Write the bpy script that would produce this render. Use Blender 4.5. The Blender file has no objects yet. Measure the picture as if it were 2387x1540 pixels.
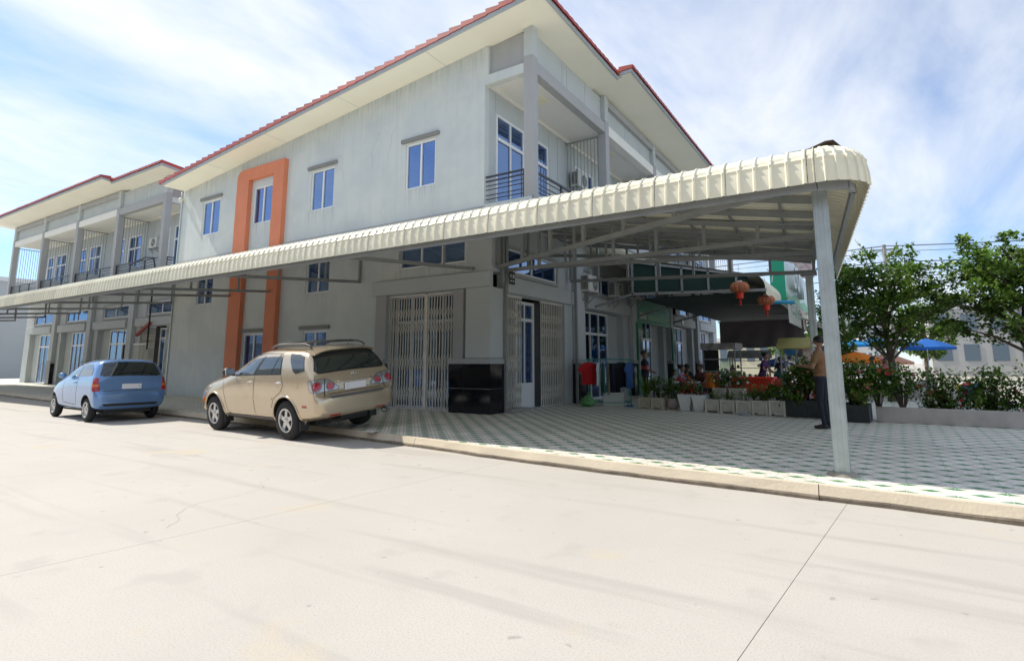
import bpy, bmesh, math, random
from mathutils import Vector, Matrix, Euler
from mathutils.bvhtree import BVHTree
rnd = random.Random(7)
S = bpy.context.scene
C = S.collection
PI = math.pi
# ------------------------------------------------------------------ camera
cd = bpy.data.cameras.new("camera"); cam = bpy.data.objects.new("camera", cd); C.objects.link(cam)
cd.sensor_width = 36; cd.lens = 36 * 1292 / 2387; cd.shift_y = -0.0503
cd.clip_start = .05; cd.clip_end = 3000
cam.location = (0, 0, 1.40)
cam.rotation_euler = (PI / 2 + math.atan2(196, 1292), 0, math.radians(32.6))
S.camera = cam
# ------------------------------------------------------------------ sky and sun
SUN_EL = math.radians(47); SUN_AZ = math.radians(270)
W = bpy.data.worlds.new("World"); S.world = W; W.use_nodes = True
nt = W.node_tree; nt.nodes.clear()
def N(t, typ, **k):
    n = t.nodes.new(typ)
    for a, b in k.items(): setattr(n, a, b)
    return n
out = N(nt, "ShaderNodeOutputWorld"); bg = N(nt, "ShaderNodeBackground"); bg.inputs[1].default_value = 0.15
sky = N(nt, "ShaderNodeTexSky", sky_type='NISHITA', sun_disc=False, sun_elevation=SUN_EL, sun_rotation=SUN_AZ, air_density=1.0, dust_density=.2, ozone_density=2.6)
tc = N(nt, "ShaderNodeTexCoord"); sep = N(nt, "ShaderNodeSeparateXYZ"); nt.links.new(tc.outputs['Generated'], sep.inputs[0])
def wm(op, a, b=None, clamp=False):
    n = N(nt, "ShaderNodeMath", operation=op, use_clamp=clamp)
    for i, v in enumerate((a, b)):
        if v is None: continue
        if isinstance(v, (int, float)): n.inputs[i].default_value = v
        else: nt.links.new(v, n.inputs[i])
    return n.outputs[0]
den = wm('ADD', wm('MAXIMUM', sep.outputs[2], 0.0), 0.22)
comb = N(nt, "ShaderNodeCombineXYZ")
nt.links.new(wm('DIVIDE', sep.outputs[0], den), comb.inputs[0]); nt.links.new(wm('DIVIDE', sep.outputs[1], den), comb.inputs[1])
comb.inputs[2].default_value = 3.3
mp = N(nt, "ShaderNodeMapping"); nt.links.new(comb.outputs[0], mp.inputs[0])
mp.inputs['Rotation'].default_value = (0, 0, math.radians(-28)); mp.inputs['Scale'].default_value = (1.5, .62, 1)
n1 = N(nt, "ShaderNodeTexNoise"); n1.inputs['Scale'].default_value = 1.5; n1.inputs['Detail'].default_value = 9; n1.inputs['Roughness'].default_value = .58; n1.inputs['Distortion'].default_value = .35
nt.links.new(mp.outputs[0], n1.inputs['Vector'])
n2 = N(nt, "ShaderNodeTexNoise"); n2.inputs['Scale'].default_value = .5; n2.inputs['Detail'].default_value = 3
nt.links.new(comb.outputs[0], n2.inputs['Vector'])
rp = N(nt, "ShaderNodeValToRGB"); rp.color_ramp.elements[0].position = .38; rp.color_ramp.elements[1].position = .70
nt.links.new(wm('ADD', wm('MULTIPLY', n1.outputs[0], .72), wm('MULTIPLY', n2.outputs[0], .36)), rp.inputs[0])
low = wm('POWER', wm('SUBTRACT', 1.0, wm('MAXIMUM', sep.outputs[2], 0.0), True), 7.0)      # thin veil towards the horizon
msk = wm('ADD', wm('MULTIPLY', wm('MAXIMUM', rp.outputs[0], wm('MULTIPLY', low, .55)), .80), .16, True)
mx = N(nt, "ShaderNodeMixRGB"); nt.links.new(msk, mx.inputs[0]); 
hs = N(nt, "ShaderNodeMixRGB", blend_type='MULTIPLY'); hs.inputs[0].default_value = 1; hs.inputs[2].default_value = (.36, .57, .76, 1)
nt.links.new(sky.outputs[0], hs.inputs[1]); nt.links.new(hs.outputs[0], mx.inputs[1])
mx.inputs[2].default_value = (4.6, 4.68, 4.7, 1)
nt.links.new(mx.outputs[0], bg.inputs[0]); nt.links.new(bg.outputs[0], out.inputs[0])
sl = bpy.data.lights.new("sun", 'SUN'); sl.energy = 3.6; sl.angle = math.radians(.53); sl.color = (1, .94, .83)
sun = bpy.data.objects.new("sun", sl); C.objects.link(sun)
sun.rotation_euler = Vector((math.cos(SUN_EL), .078, -math.sin(SUN_EL))).to_track_quat('-Z', 'Y').to_euler()
sun.location = (-20, 0, 30)
S.view_settings.view_transform = 'Standard'; S.view_settings.look = 'None'; S.view_settings.gamma = 1
S.view_settings.use_curve_mapping = False; S.view_settings.exposure = 0.70
# ------------------------------------------------------------------ materials
MATS = {}
def mat(name, col, rough=.6, metal=0., var=.0, scale=3., bump=0., bscale=40., spec=.5, coat=0., stain=0., sscale=.6, streak=0., trans=0., col2=None, objvar=0.):
    if name in MATS: return MATS[name]
    m = bpy.data.materials.new(name); m.use_nodes = True; t = m.node_tree; p = t.nodes['Principled BSDF']
    p.inputs['Roughness'].default_value = rough; p.inputs['Metallic'].default_value = metal
    p.inputs['Specular IOR Level'].default_value = spec; p.inputs['Coat Weight'].default_value = coat
    p.inputs['Coat Roughness'].default_value = .05
    base = (*col, 1); last = None
    co = N(t, "ShaderNodeTexCoord")
    def noise(sc, det, vec=None):
        n = N(t, "ShaderNodeTexNoise"); n.inputs['Scale'].default_value = sc; n.inputs['Detail'].default_value = det; n.inputs['Roughness'].default_value = .6
        t.links.new(vec or co.outputs['Object'], n.inputs['Vector']); return n.outputs[0]
    def mixin(last, fac_sock, lo, hi, c2):
        r = N(t, "ShaderNodeMapRange"); r.inputs[1].default_value = lo; r.inputs[2].default_value = hi
        t.links.new(fac_sock, r.inputs[0])
        q = N(t, "ShaderNodeMixRGB"); t.links.new(r.outputs[0], q.inputs[0])
        if last is None: q.inputs[1].default_value = base
        else: t.links.new(last, q.inputs[1])
        q.inputs[2].default_value = (*c2, 1); return q.outputs[0]
    if var: last = mixin(last, noise(scale, 6), .35, .68, tuple(min(1, c * (1 - var)) for c in col))
    if col2: last = mixin(last, noise(scale * .7, 4), .42, .6, col2)
    if stain: last = mixin(last, noise(sscale, 7), .55, .8, tuple(c * (1 - stain) for c in col))
    if streak:
        mpn = N(t, "ShaderNodeMapping"); mpn.inputs['Scale'].default_value = (3.2, 3.2, .16); t.links.new(co.outputs['Object'], mpn.inputs[0])
        last = mixin(last, noise(1.6, 6, mpn.outputs[0]), .5, .82, tuple(c * (1 - streak) for c in col))
    if objvar:                                   # pieces of one kind differ a little in tone
        oi = N(t, "ShaderNodeObjectInfo"); r = N(t, "ShaderNodeMapRange"); r.inputs[3].default_value = 1 - objvar; r.inputs[4].default_value = 1 + objvar * .4; t.links.new(oi.outputs['Random'], r.inputs[0])
        h = N(t, "ShaderNodeHueSaturation"); t.links.new(r.outputs[0], h.inputs['Value'])
        if last is None: h.inputs['Color'].default_value = base
        else: t.links.new(last, h.inputs['Color'])
        last = h.outputs[0]
    if last is None: p.inputs['Base Color'].default_value = base
    else: t.links.new(last, p.inputs['Base Color'])
    if bump:
        b = N(t, "ShaderNodeBump"); b.inputs['Strength'].default_value = bump; b.inputs['Distance'].default_value = .01
        t.links.new(noise(bscale, 4), b.inputs['Height']); t.links.new(b.outputs[0], p.inputs['Normal'])
    if trans:
        ms = N(t, "ShaderNodeMixShader"); tr = N(t, "ShaderNodeBsdfTranslucent"); ms.inputs[0].default_value = trans
        if last is None: tr.inputs[0].default_value = base
        else: t.links.new(last, tr.inputs[0])
        t.links.new(p.outputs[0], ms.inputs[1]); t.links.new(tr.outputs[0], ms.inputs[2])
        t.links.new(ms.outputs[0], t.nodes['Material Output'].inputs[0])
    MATS[name] = m; return m
M_wall = mat('wall_paint', (.575, .62, .635), .75, var=.07, scale=1.1, bump=.12, bscale=60, stain=.13, sscale=.55, streak=.09, col2=(.61, .645, .635))
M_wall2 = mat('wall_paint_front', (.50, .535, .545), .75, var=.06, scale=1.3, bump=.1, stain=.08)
M_beam = mat('beam_paint', (.40, .405, .415), .75, var=.07, scale=1.2, bump=.1, streak=.12)
M_trim = mat('lintel_paint', (.24, .245, .245), .8, var=.12, scale=5, bump=.2)
M_white = mat('ceiling_white', (.80, .785, .75), .8, var=.04, scale=1.2)
M_soffit = mat('soffit_cream', (.86, .84, .755), .7, var=.05, scale=.8, stain=.06)
M_fascia = mat('fascia_grey', (.42, .46, .50), .5, var=.06, scale=4)
M_orange = mat('orange_paint', (.70, .235, .125), .7, var=.10, scale=1.6, bump=.1, streak=.12)
M_tile_red = mat('roof_tile_red', (.46, .075, .055), .5, var=.25, scale=3, bump=.1, objvar=.22)
M_sheet = mat('cream_steel', (.83, .79, .615), .36, var=.06, scale=1.6, objvar=.10, streak=.10, stain=.12, sscale=.9, bump=.03)
M_truss = mat('grey_truss_paint', (.30, .315, .32), .5, .25, var=.15, scale=3)
M_galv = mat('galvanised_steel', (.50, .56, .57), .42, .55, var=.18, scale=5, stain=.2, sscale=2.5)
M_granite = mat('black_granite', (.010, .011, .016), .10, var=.4, scale=30)
M_grout = mat('grout_dark', (.10, .10, .11), .9)
M_alu = mat('white_aluminium', (.78, .79, .80), .4)
M_gate = mat('gate_paint', (.78, .755, .69), .5, var=.12, scale=6)
M_rail = mat('black_rail', (.035, .04, .05), .4)
M_bars = mat('grey_bars', (.30, .32, .32), .5)
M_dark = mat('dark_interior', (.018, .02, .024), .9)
M_plastic = mat('ac_plastic', (.68, .68, .63), .5, var=.08, scale=4)
M_black = mat('black_plastic', (.018, .018, .02), .5)
M_louvre = mat('blue_louvre', (.10, .22, .52), .35)
def stainmat():
    m = bpy.data.materials.new('rain_streaks'); m.use_nodes = True; t = m.node_tree; p = t.nodes['Principled BSDF']
    p.inputs['Base Color'].default_value = (.13, .13, .12, 1); p.inputs['Roughness'].default_value = .9
    co = N(t, "ShaderNodeTexCoord"); mp_ = N(t, "ShaderNodeMapping"); mp_.inputs['Scale'].default_value = (9, 9, .55); t.links.new(co.outputs['Object'], mp_.inputs[0])
    n = N(t, "ShaderNodeTexNoise"); n.inputs['Scale'].default_value = 1.6; n.inputs['Detail'].default_value = 5; t.links.new(mp_.outputs[0], n.inputs['Vector'])
    uv = N(t, "ShaderNodeUVMap"); s = N(t, "ShaderNodeSeparateXYZ"); t.links.new(uv.outputs[0], s.inputs[0])
    r = N(t, "ShaderNodeMapRange"); r.inputs[1].default_value = .46; r.inputs[2].default_value = .78; t.links.new(n.outputs[0], r.inputs[0])
    f = N(t, "ShaderNodeMath", operation='MULTIPLY'); t.links.new(r.outputs[0], f.inputs[0]); g2 = N(t, "ShaderNodeMath", operation='POWER'); g2.inputs[1].default_value = 1.6; t.links.new(s.outputs[1], g2.inputs[0]); t.links.new(g2.outputs[0], f.inputs[1])
    k = N(t, "ShaderNodeMath", operation='MULTIPLY'); k.inputs[1].default_value = .27; t.links.new(f.outputs[0], k.inputs[0])
    x = N(t, "ShaderNodeMixShader"); tr = N(t, "ShaderNodeBsdfTransparent"); t.links.new(k.outputs[0], x.inputs[0]); t.links.new(tr.outputs[0], x.inputs[1]); t.links.new(p.outputs[0], x.inputs[2]); t.links.new(x.outputs[0], t.nodes['Material Output'].inputs[0]); return m
M_stain = stainmat()
def glassmat(name, gl, tr, fac, rough=.03):
    m = bpy.data.materials.new(name); m.use_nodes = True; t = m.node_tree; t.nodes.remove(t.nodes['Principled BSDF'])
    g = N(t, "ShaderNodeBsdfGlossy"); g.inputs[0].default_value = (*gl, 1); g.inputs[1].default_value = rough
    b = N(t, "ShaderNodeBsdfTransparent"); b.inputs[0].default_value = (*tr, 1)
    x = N(t, "ShaderNodeMixShader"); x.inputs[0].default_value = fac
    t.links.new(b.outputs[0], x.inputs[1]); t.links.new(g.outputs[0], x.inputs[2]); t.links.new(x.outputs[0], t.nodes['Material Output'].inputs[0])
    return m
M_glass = glassmat('blue_glass', (.42, .55, .78), (.62, .78, .92), .34)
M_clear = glassmat('clear_glass', (.8, .9, .9), (.75, .85, .85), .18)
# ------------------------------------------------------------------ helpers
ORG = {}
class MB:
    def __init__(s): s.v = []; s.f = []; s.m = []; s.uv = None
    def add(s, vs, fs, mi=0):
        o = len(s.v); s.v += [tuple(p) for p in vs]
        for f in fs: s.f.append([o + i for i in f]); s.m.append(mi)
    def hexa(s, p, mi=0):
        s.add(p, [(0, 3, 2, 1), (4, 5, 6, 7), (0, 1, 5, 4), (1, 2, 6, 5), (2, 3, 7, 6), (3, 0, 4, 7)], mi)
    def box(s, x0, x1, y0, y1, z0, z1, mi=0, T=None):
        p = [(x0, y0, z0), (x1, y0, z0), (x1, y1, z0), (x0, y1, z0), (x0, y0, z1), (x1, y0, z1), (x1, y1, z1), (x0, y1, z1)]
        s.hexa([T(*q) for q in p] if T else p, mi)
    def beam(s, a, b, w=.05, h=.05, mi=0):
        a = Vector(a); b = Vector(b); d = (b - a).normalized()
        x = d.cross(Vector((0, 0, 1)))
        if x.length < 1e-3: x = Vector((1, 0, 0))
        x.normalize(); y = x.cross(d)
        q = [(-w / 2, -h / 2), (w / 2, -h / 2), (w / 2, h / 2), (-w / 2, h / 2)]
        s.hexa([a + x * i + y * j for i, j in q] + [b + x * i + y * j for i, j in q], mi)
    def tube(s, pts, r, n=8, mi=0, cap=True):
        pts = [Vector(p) for p in pts]; rs = r if isinstance(r, (list, tuple)) else [r] * len(pts); rings = []; up = None
        for i, p in enumerate(pts):
            d = (pts[min(i + 1, len(pts) - 1)] - pts[max(i - 1, 0)]).normalized()
            x = d.cross(Vector((0, 0, 1))) if abs(d.z) < .95 else d.cross(Vector((0, 1, 0)))
            if up is not None:
                x2 = up - d * up.dot(d)
                if x2.length > 1e-3: x = x2
            x.normalize(); up = x; y = d.cross(x)
            rings.append([p + (x * math.cos(2 * PI * k / n) + y * math.sin(2 * PI * k / n)) * rs[i] for k in range(n)])
        vs = [q for g in rings for q in g]; fs = []
        for i in range(len(pts) - 1):
            for k in range(n): fs.append((i * n + k, i * n + (k + 1) % n, (i + 1) * n + (k + 1) % n, (i + 1) * n + k))
        if cap: fs.append(tuple(range(n))[::-1]); fs.append(tuple((len(pts) - 1) * n + k for k in range(n)))
        s.add(vs, fs, mi)
    def lathe(s, prof, n=16, c=(0, 0, 0), axis='z', mi=0, close=True):
        vs = []; fs = []
        for r, h in prof:
            for k in range(n):
                a = 2 * PI * k / n; u, v = r * math.cos(a), r * math.sin(a)
                vs.append((c[0] + u, c[1] + v, c[2] + h) if axis == 'z' else ((c[0] + u, c[1] + h, c[2] + v) if axis == 'y' else (c[0] + h, c[1] + u, c[2] + v)))
        for i in range(len(prof) - 1):
            for k in range(n): fs.append((i * n + k, i * n + (k + 1) % n, (i + 1) * n + (k + 1) % n, (i + 1) * n + k))
        if close: fs.append(tuple(range(n))[::-1]); fs.append(tuple((len(prof) - 1) * n + k for k in range(n)))
        s.add(vs, fs, mi)
    def ball(s, c, r, n=10, m=6, mi=0):
        r = r if isinstance(r, (tuple, list)) else (r, r, r); vs = []; fs = []
        for j in range(m + 1):
            t = PI * j / m
            for k in range(n):
                a = 2 * PI * k / n
                vs.append((c[0] + r[0] * math.sin(t) * math.cos(a), c[1] + r[1] * math.sin(t) * math.sin(a), c[2] + r[2] * math.cos(t)))
        for j in range(m):
            for k in range(n): fs.append((j * n + k, (j + 1) * n + k, (j + 1) * n + (k + 1) % n, j * n + (k + 1) % n))
        s.add(vs, fs, mi)
    def prism(s, poly, a, b, T, mi=0):          # polygon (p,q) extruded from depth a to b, T(p,q,depth)
        n = len(poly)
        s.add([T(p, q, a) for p, q in poly] + [T(p, q, b) for p, q in poly],
              [tuple(range(n))[::-1], tuple(range(n, 2 * n))] + [(i, (i + 1) % n, n + (i + 1) % n, n + i) for i in range(n)], mi)
    def mesh(s, name, mats, smooth=False, recalc=True, off=None):
        me = bpy.data.meshes.new(name)
        vs = s.v if off is None else [(p[0] - off[0], p[1] - off[1], p[2] - off[2]) for p in s.v]
        me.from_pydata(vs, [], s.f)
        for m in (mats if isinstance(mats, (list, tuple)) else [mats]): me.materials.append(m)
        me.polygons.foreach_set('material_index', s.m)
        if s.uv:
            l = me.uv_layers.new(name='UVMap'); l.data.foreach_set('uv', s.uv)
        if recalc:
            b = bmesh.new(); b.from_mesh(me); bmesh.ops.recalc_face_normals(b, faces=b.faces); b.to_mesh(me); b.free()
        if smooth:
            me.polygons.foreach_set('use_smooth', [True] * len(me.polygons))
        me.update(); return me
    def build(s, name, mats, parent=None, smooth=False, world=False, bevel=0, recalc=True, kind=None, auto=None):
        off = ORG.get(parent.name) if (world and parent) else None
        o = bpy.data.objects.new(name, s.mesh(name, mats, smooth or auto is not None, recalc, off)); C.objects.link(o)
        if parent: o.parent = parent
        if bevel:
            b = o.modifiers.new('b', 'BEVEL'); b.width = bevel; b.segments = 2; b.limit_method = 'ANGLE'
        if auto is not None: sharp(o.data, auto)
        if kind: o['kind'] = kind
        return o
def sharp(me, ang):
    b = bmesh.new(); b.from_mesh(me)
    for e in b.edges:
        e.smooth = not (len(e.link_faces) == 2 and e.calc_face_angle(0) > math.radians(ang))
    b.to_mesh(me); b.free()
def thing(name, label, cat, loc=(0, 0, 0), rz=0, group=None):
    o = bpy.data.objects.new(name, None); o.empty_display_size = .2; C.objects.link(o)
    o.location = loc; o.rotation_euler = (0, 0, rz); o['label'] = label; o['category'] = cat
    if group: o['group'] = group
    ORG[o.name] = Vector(loc); return o
def sub(o, parent):            # a part inherits its parent's world origin (parts all sit at their parent's origin)
    ORG[o.name] = ORG.get(parent.name, Vector((0, 0, 0))); return o
def tag(o, label, cat, group=None):
    o['label'] = label; o['category'] = cat
    if group: o['group'] = group
    return o
def struct(o): o['kind'] = 'structure'; return o
def inst(o, parent, loc=(0, 0, 0), rz=0, name=None, scale=None):
    c = o.copy(); C.objects.link(c); c.parent = parent; c.location = loc; c.rotation_euler = (0, 0, rz)
    if scale: c.scale = scale
    return c
def kids(o): return [x for x in bpy.data.objects if x.parent == o]
def dup(root, loc, rz=0, label=None, scale=None):
    tree = kids(root); r = root.copy(); C.objects.link(r); r.location = loc; r.rotation_euler = (0, 0, rz)
    if scale: r.scale = scale
    if label: r['label'] = label
    for ch in tree:
        c = ch.copy(); C.objects.link(c); c.parent = r
        for g in kids(ch):
            d = g.copy(); C.objects.link(d); d.parent = c
    return r
def evalmesh(o):
    dg = bpy.context.evaluated_depsgraph_get(); dg.update()
    return bpy.data.meshes.new_from_object(o.evaluated_get(dg), depsgraph=dg)
def text_obj(name, body, size, m, parent, loc, rot, extrude=.004, bold=0., kind=None):
    cu = bpy.data.curves.new(name, 'FONT'); cu.body = body; cu.size = size; cu.extrude = extrude; cu.offset = bold; cu.align_x = 'CENTER'; cu.align_y = 'CENTER'
    t = bpy.data.objects.new(name, cu); C.objects.link(t); me = evalmesh(t); bpy.data.objects.remove(t)
    me.materials.clear(); me.materials.append(m)
    o = bpy.data.objects.new(name, me); C.objects.link(o); o.parent = parent; o.location = loc; o.rotation_euler = rot; return o
def wall_holes(mb, T, a0, a1, b0, b1, holes, th, top=None, mi=0):
    A = sorted({a0, a1, *[h[0] for h in holes], *[h[1] for h in holes]}); B = sorted({b0, b1, *[h[2] for h in holes], *[h[3] for h in holes]})
    def zz(a, b): return top(a) if (top and b == b1) else b
    solid = {}
    for i in range(len(A) - 1):
        for j in range(len(B) - 1):
            ca, cb = (A[i] + A[i + 1]) / 2, (B[j] + B[j + 1]) / 2
            solid[i, j] = not any(h[0] < ca < h[1] and h[2] < cb < h[3] for h in holes)
    for (i, j), sd in solid.items():
        if not sd: continue
        q = [(A[i], B[j]), (A[i + 1], B[j]), (A[i + 1], B[j + 1]), (A[i], B[j + 1])]
        f = [T(a, zz(a, b), 0) for a, b in q]; k = [T(a, zz(a, b), th) for a, b in q]
        mb.add(f, [(0, 1, 2, 3)], mi); mb.add(k, [(3, 2, 1, 0)], mi)
        for e, (di, dj) in enumerate(((0, -1), (1, 0), (0, 1), (-1, 0))):
            if not solid.get((i + di, j + dj), False):
                n = (e + 1) % 4; mb.add([f[e], f[n], k[n], k[e]], [(0, 1, 2, 3)], mi)
# ------------------------------------------------------------------ ground, road, kerb, pavement
KERB = [(-90, 12.5), (-45, 9.6), (-26, 8.35), (-15.8, 7.84), (-8.7, 7.45), (-6.1, 7.21), (-5.1, 7.05), (-3.7, 6.93), (-2.8, 6.86), (-1, 6.78), (0, 6.74), (4, 6.45), (14, 5.7), (40, 3.6)]
def ky(x):
    for (a, b), (c, d) in zip(KERB, KERB[1:]):
        if x <= c: return b + (d - b) * (x - a) / (c - a)
    return KERB[-1][1]
M_ground = mat('dusty_ground', (.46, .43, .38), .95, var=.18, scale=.15, bump=.3, bscale=8)
g = MB(); R = 1500
g.add([(-R, -R, -.04), (R, -R, -.04), (R, R, -.04), (-R, R, -.04)], [(0, 1, 2, 3)])
struct(g.build('ground', M_ground))
def concrete(name, col):
    m = mat(name, col, .85, var=.09, scale=.55, bump=.25, bscale=55, stain=.10, sscale=.35)
    t = m.node_tree; p = t.nodes['Principled BSDF']; src = p.inputs['Base Color'].links[0].from_socket
    co = N(t, "ShaderNodeTexCoord"); mpn = N(t, "ShaderNodeMapping"); mpn.inputs['Rotation'].default_value = (0, 0, .12); mpn.inputs['Scale'].default_value = (.16, 2.2, 1)
    t.links.new(co.outputs['Object'], mpn.inputs[0])
    def lay(src, sc, lo, hi, c, vec, det=4):
        n = N(t, "ShaderNodeTexNoise"); n.inputs['Scale'].default_value = sc; n.inputs['Detail'].default_value = det; t.links.new(vec, n.inputs['Vector'])
        r = N(t, "ShaderNodeMapRange"); r.inputs[1].default_value = lo; r.inputs[2].default_value = hi; t.links.new(n.outputs[0], r.inputs[0])
        q = N(t, "ShaderNodeMixRGB"); t.links.new(r.outputs[0], q.inputs[0]); t.links.new(src, q.inputs[1]); q.inputs[2].default_value = (*c, 1); return q.outputs[0]
    src = lay(src, 1.3, .56, .76, tuple(k * .72 for k in col), mpn.outputs[0])            # faint tyre tracks along the street
    src = lay(src, 7.5, .69, .74, tuple(k * .68 for k in col), co.outputs['Object'], 3)   # small dark spots
    src = lay(src, .9, .62, .72, (col[0] * 1.02, col[1] * .95, col[2] * .80), co.outputs['Object'], 5)      # yellowish dust
    src = lay(src, 90, .5, .72, tuple(k * .80 for k in col), co.outputs['Object'], 2)    # grit
    src = lay(src, 2.1, .60, .70, tuple(k * .86 for k in col), co.outputs['Object'], 8)   # damp and oil blotches
    t.links.new(src, p.inputs['Base Color']); return m
M_conc = concrete('road_concrete', (.475, .445, .405))
road = struct(MB().build('road', M_conc))
RA = Vector((1, -.094)).normalized(); RB = Vector((-RA.y, RA.x))      # along the street, across it
def rp_(s, t): return Vector((-.44, 5.12)) + RA * s + RB * t
M_joint = mat('joint_fill', (.22, .19, .16), .95)
bed = MB(); a = [rp_(-120, -14), rp_(60, -14), rp_(60, 6), rp_(-120, 6)]
bed.add([(p.x, p.y, -.02) for p in a], [(0, 1, 2, 3)]); bed.build('joint_bed', M_joint, road)
def clip_slab(i, t0, t1):
    j = .0022; mb = MB(); s0, s1 = i * 4.2 + j, (i + 1) * 4.2 - j
    n = 6; P = []
    for k in range(n + 1):
        s = s0 + (s1 - s0) * k / n; q = rp_(s, t0); P.append(((q.x, q.y), None, s))
    lo = [rp_(s0 + (s1 - s0) * k / n, t0 + j) for k in range(n + 1)]
    if t1 is None: hi = [Vector((rp_(s0 + (s1 - s0) * k / n, 1.4).x, ky(rp_(s0 + (s1 - s0) * k / n, 1.4).x) + .05)) for k in range(n + 1)]
    else: hi = [rp_(s0 + (s1 - s0) * k / n, t1 - j) for k in range(n + 1)]
    vs = [(p.x, p.y, 0) for p in lo] + [(p.x, p.y, 0) for p in hi] + [(p.x, p.y, -.015) for p in lo] + [(p.x, p.y, -.015) for p in hi]
    m = n + 1; fs = [(k, k + 1, m + k + 1, m + k) for k in range(n)] + [(k, 2 * m + k, 2 * m + k + 1, k + 1) for k in range(n)]
    fs += [(0, m, 3 * m, 2 * m), (n, 2 * m + n, 3 * m + n, m + n)]
    mb.add(vs, fs); mb.build('concrete_slab', M_conc, road, recalc=False)
for i in range(-9, 4):
    clip_slab(i, -4.4, None); clip_slab(i, -9.5, -4.4)
far = MB(); a = [rp_(-120, -14), rp_(-9 * 4.2, -14), rp_(-9 * 4.2, 3.5), rp_(-120, 6)]
far.add([(p.x, p.y, 0) for p in a], [(0, 1, 2, 3)]); a = [rp_(4 * 4.2, -14), rp_(80, -14), rp_(80, 3), rp_(4 * 4.2, 3)]
far.add([(p.x, p.y, 0) for p in a], [(0, 1, 2, 3)]); far.build('far_slab', M_conc, road)
# kerb stones
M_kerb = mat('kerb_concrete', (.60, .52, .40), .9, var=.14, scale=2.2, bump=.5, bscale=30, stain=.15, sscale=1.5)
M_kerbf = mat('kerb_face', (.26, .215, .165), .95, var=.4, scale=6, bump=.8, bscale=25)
kerb = struct(MB().build('kerb', M_kerb))
cuts = [-60, -50, -40, -34, -28, -22, -16.4, -11.2, -7.15, -6.62, -.56, 1.6, 6, 12, 20, 40]
for ci, (a, b) in enumerate(zip(cuts, cuts[1:])):
    mb = MB(); n = max(2, int((b - a) / .3)); rr = random.Random(ci); vs = []
    for k in range(n + 1):
        x = a + .004 + (b - a - .008) * k / n; y = ky(x); j = rr.uniform(-.012, .012); dz = rr.uniform(-.006, .006)
        vs += [(x, y + .006 + j, -.02), (x, y + j, .034 + dz), (x, y + .008 + j * .5, .052 + dz), (x, y + .05, .146 + dz * .4), (x, y + .085, .157), (x, y + .085, -.02)]
    fs = []; mi = []
    for k in range(n):
        for e in range(5):
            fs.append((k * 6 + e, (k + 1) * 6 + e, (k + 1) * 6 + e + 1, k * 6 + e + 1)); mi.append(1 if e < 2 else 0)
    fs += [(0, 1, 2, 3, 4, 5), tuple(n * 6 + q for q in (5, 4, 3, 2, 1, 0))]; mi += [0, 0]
    mb.v = vs; mb.f = fs; mb.m = mi; mb.build('kerb_stone', [M_kerb, M_kerbf], kerb)
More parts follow.
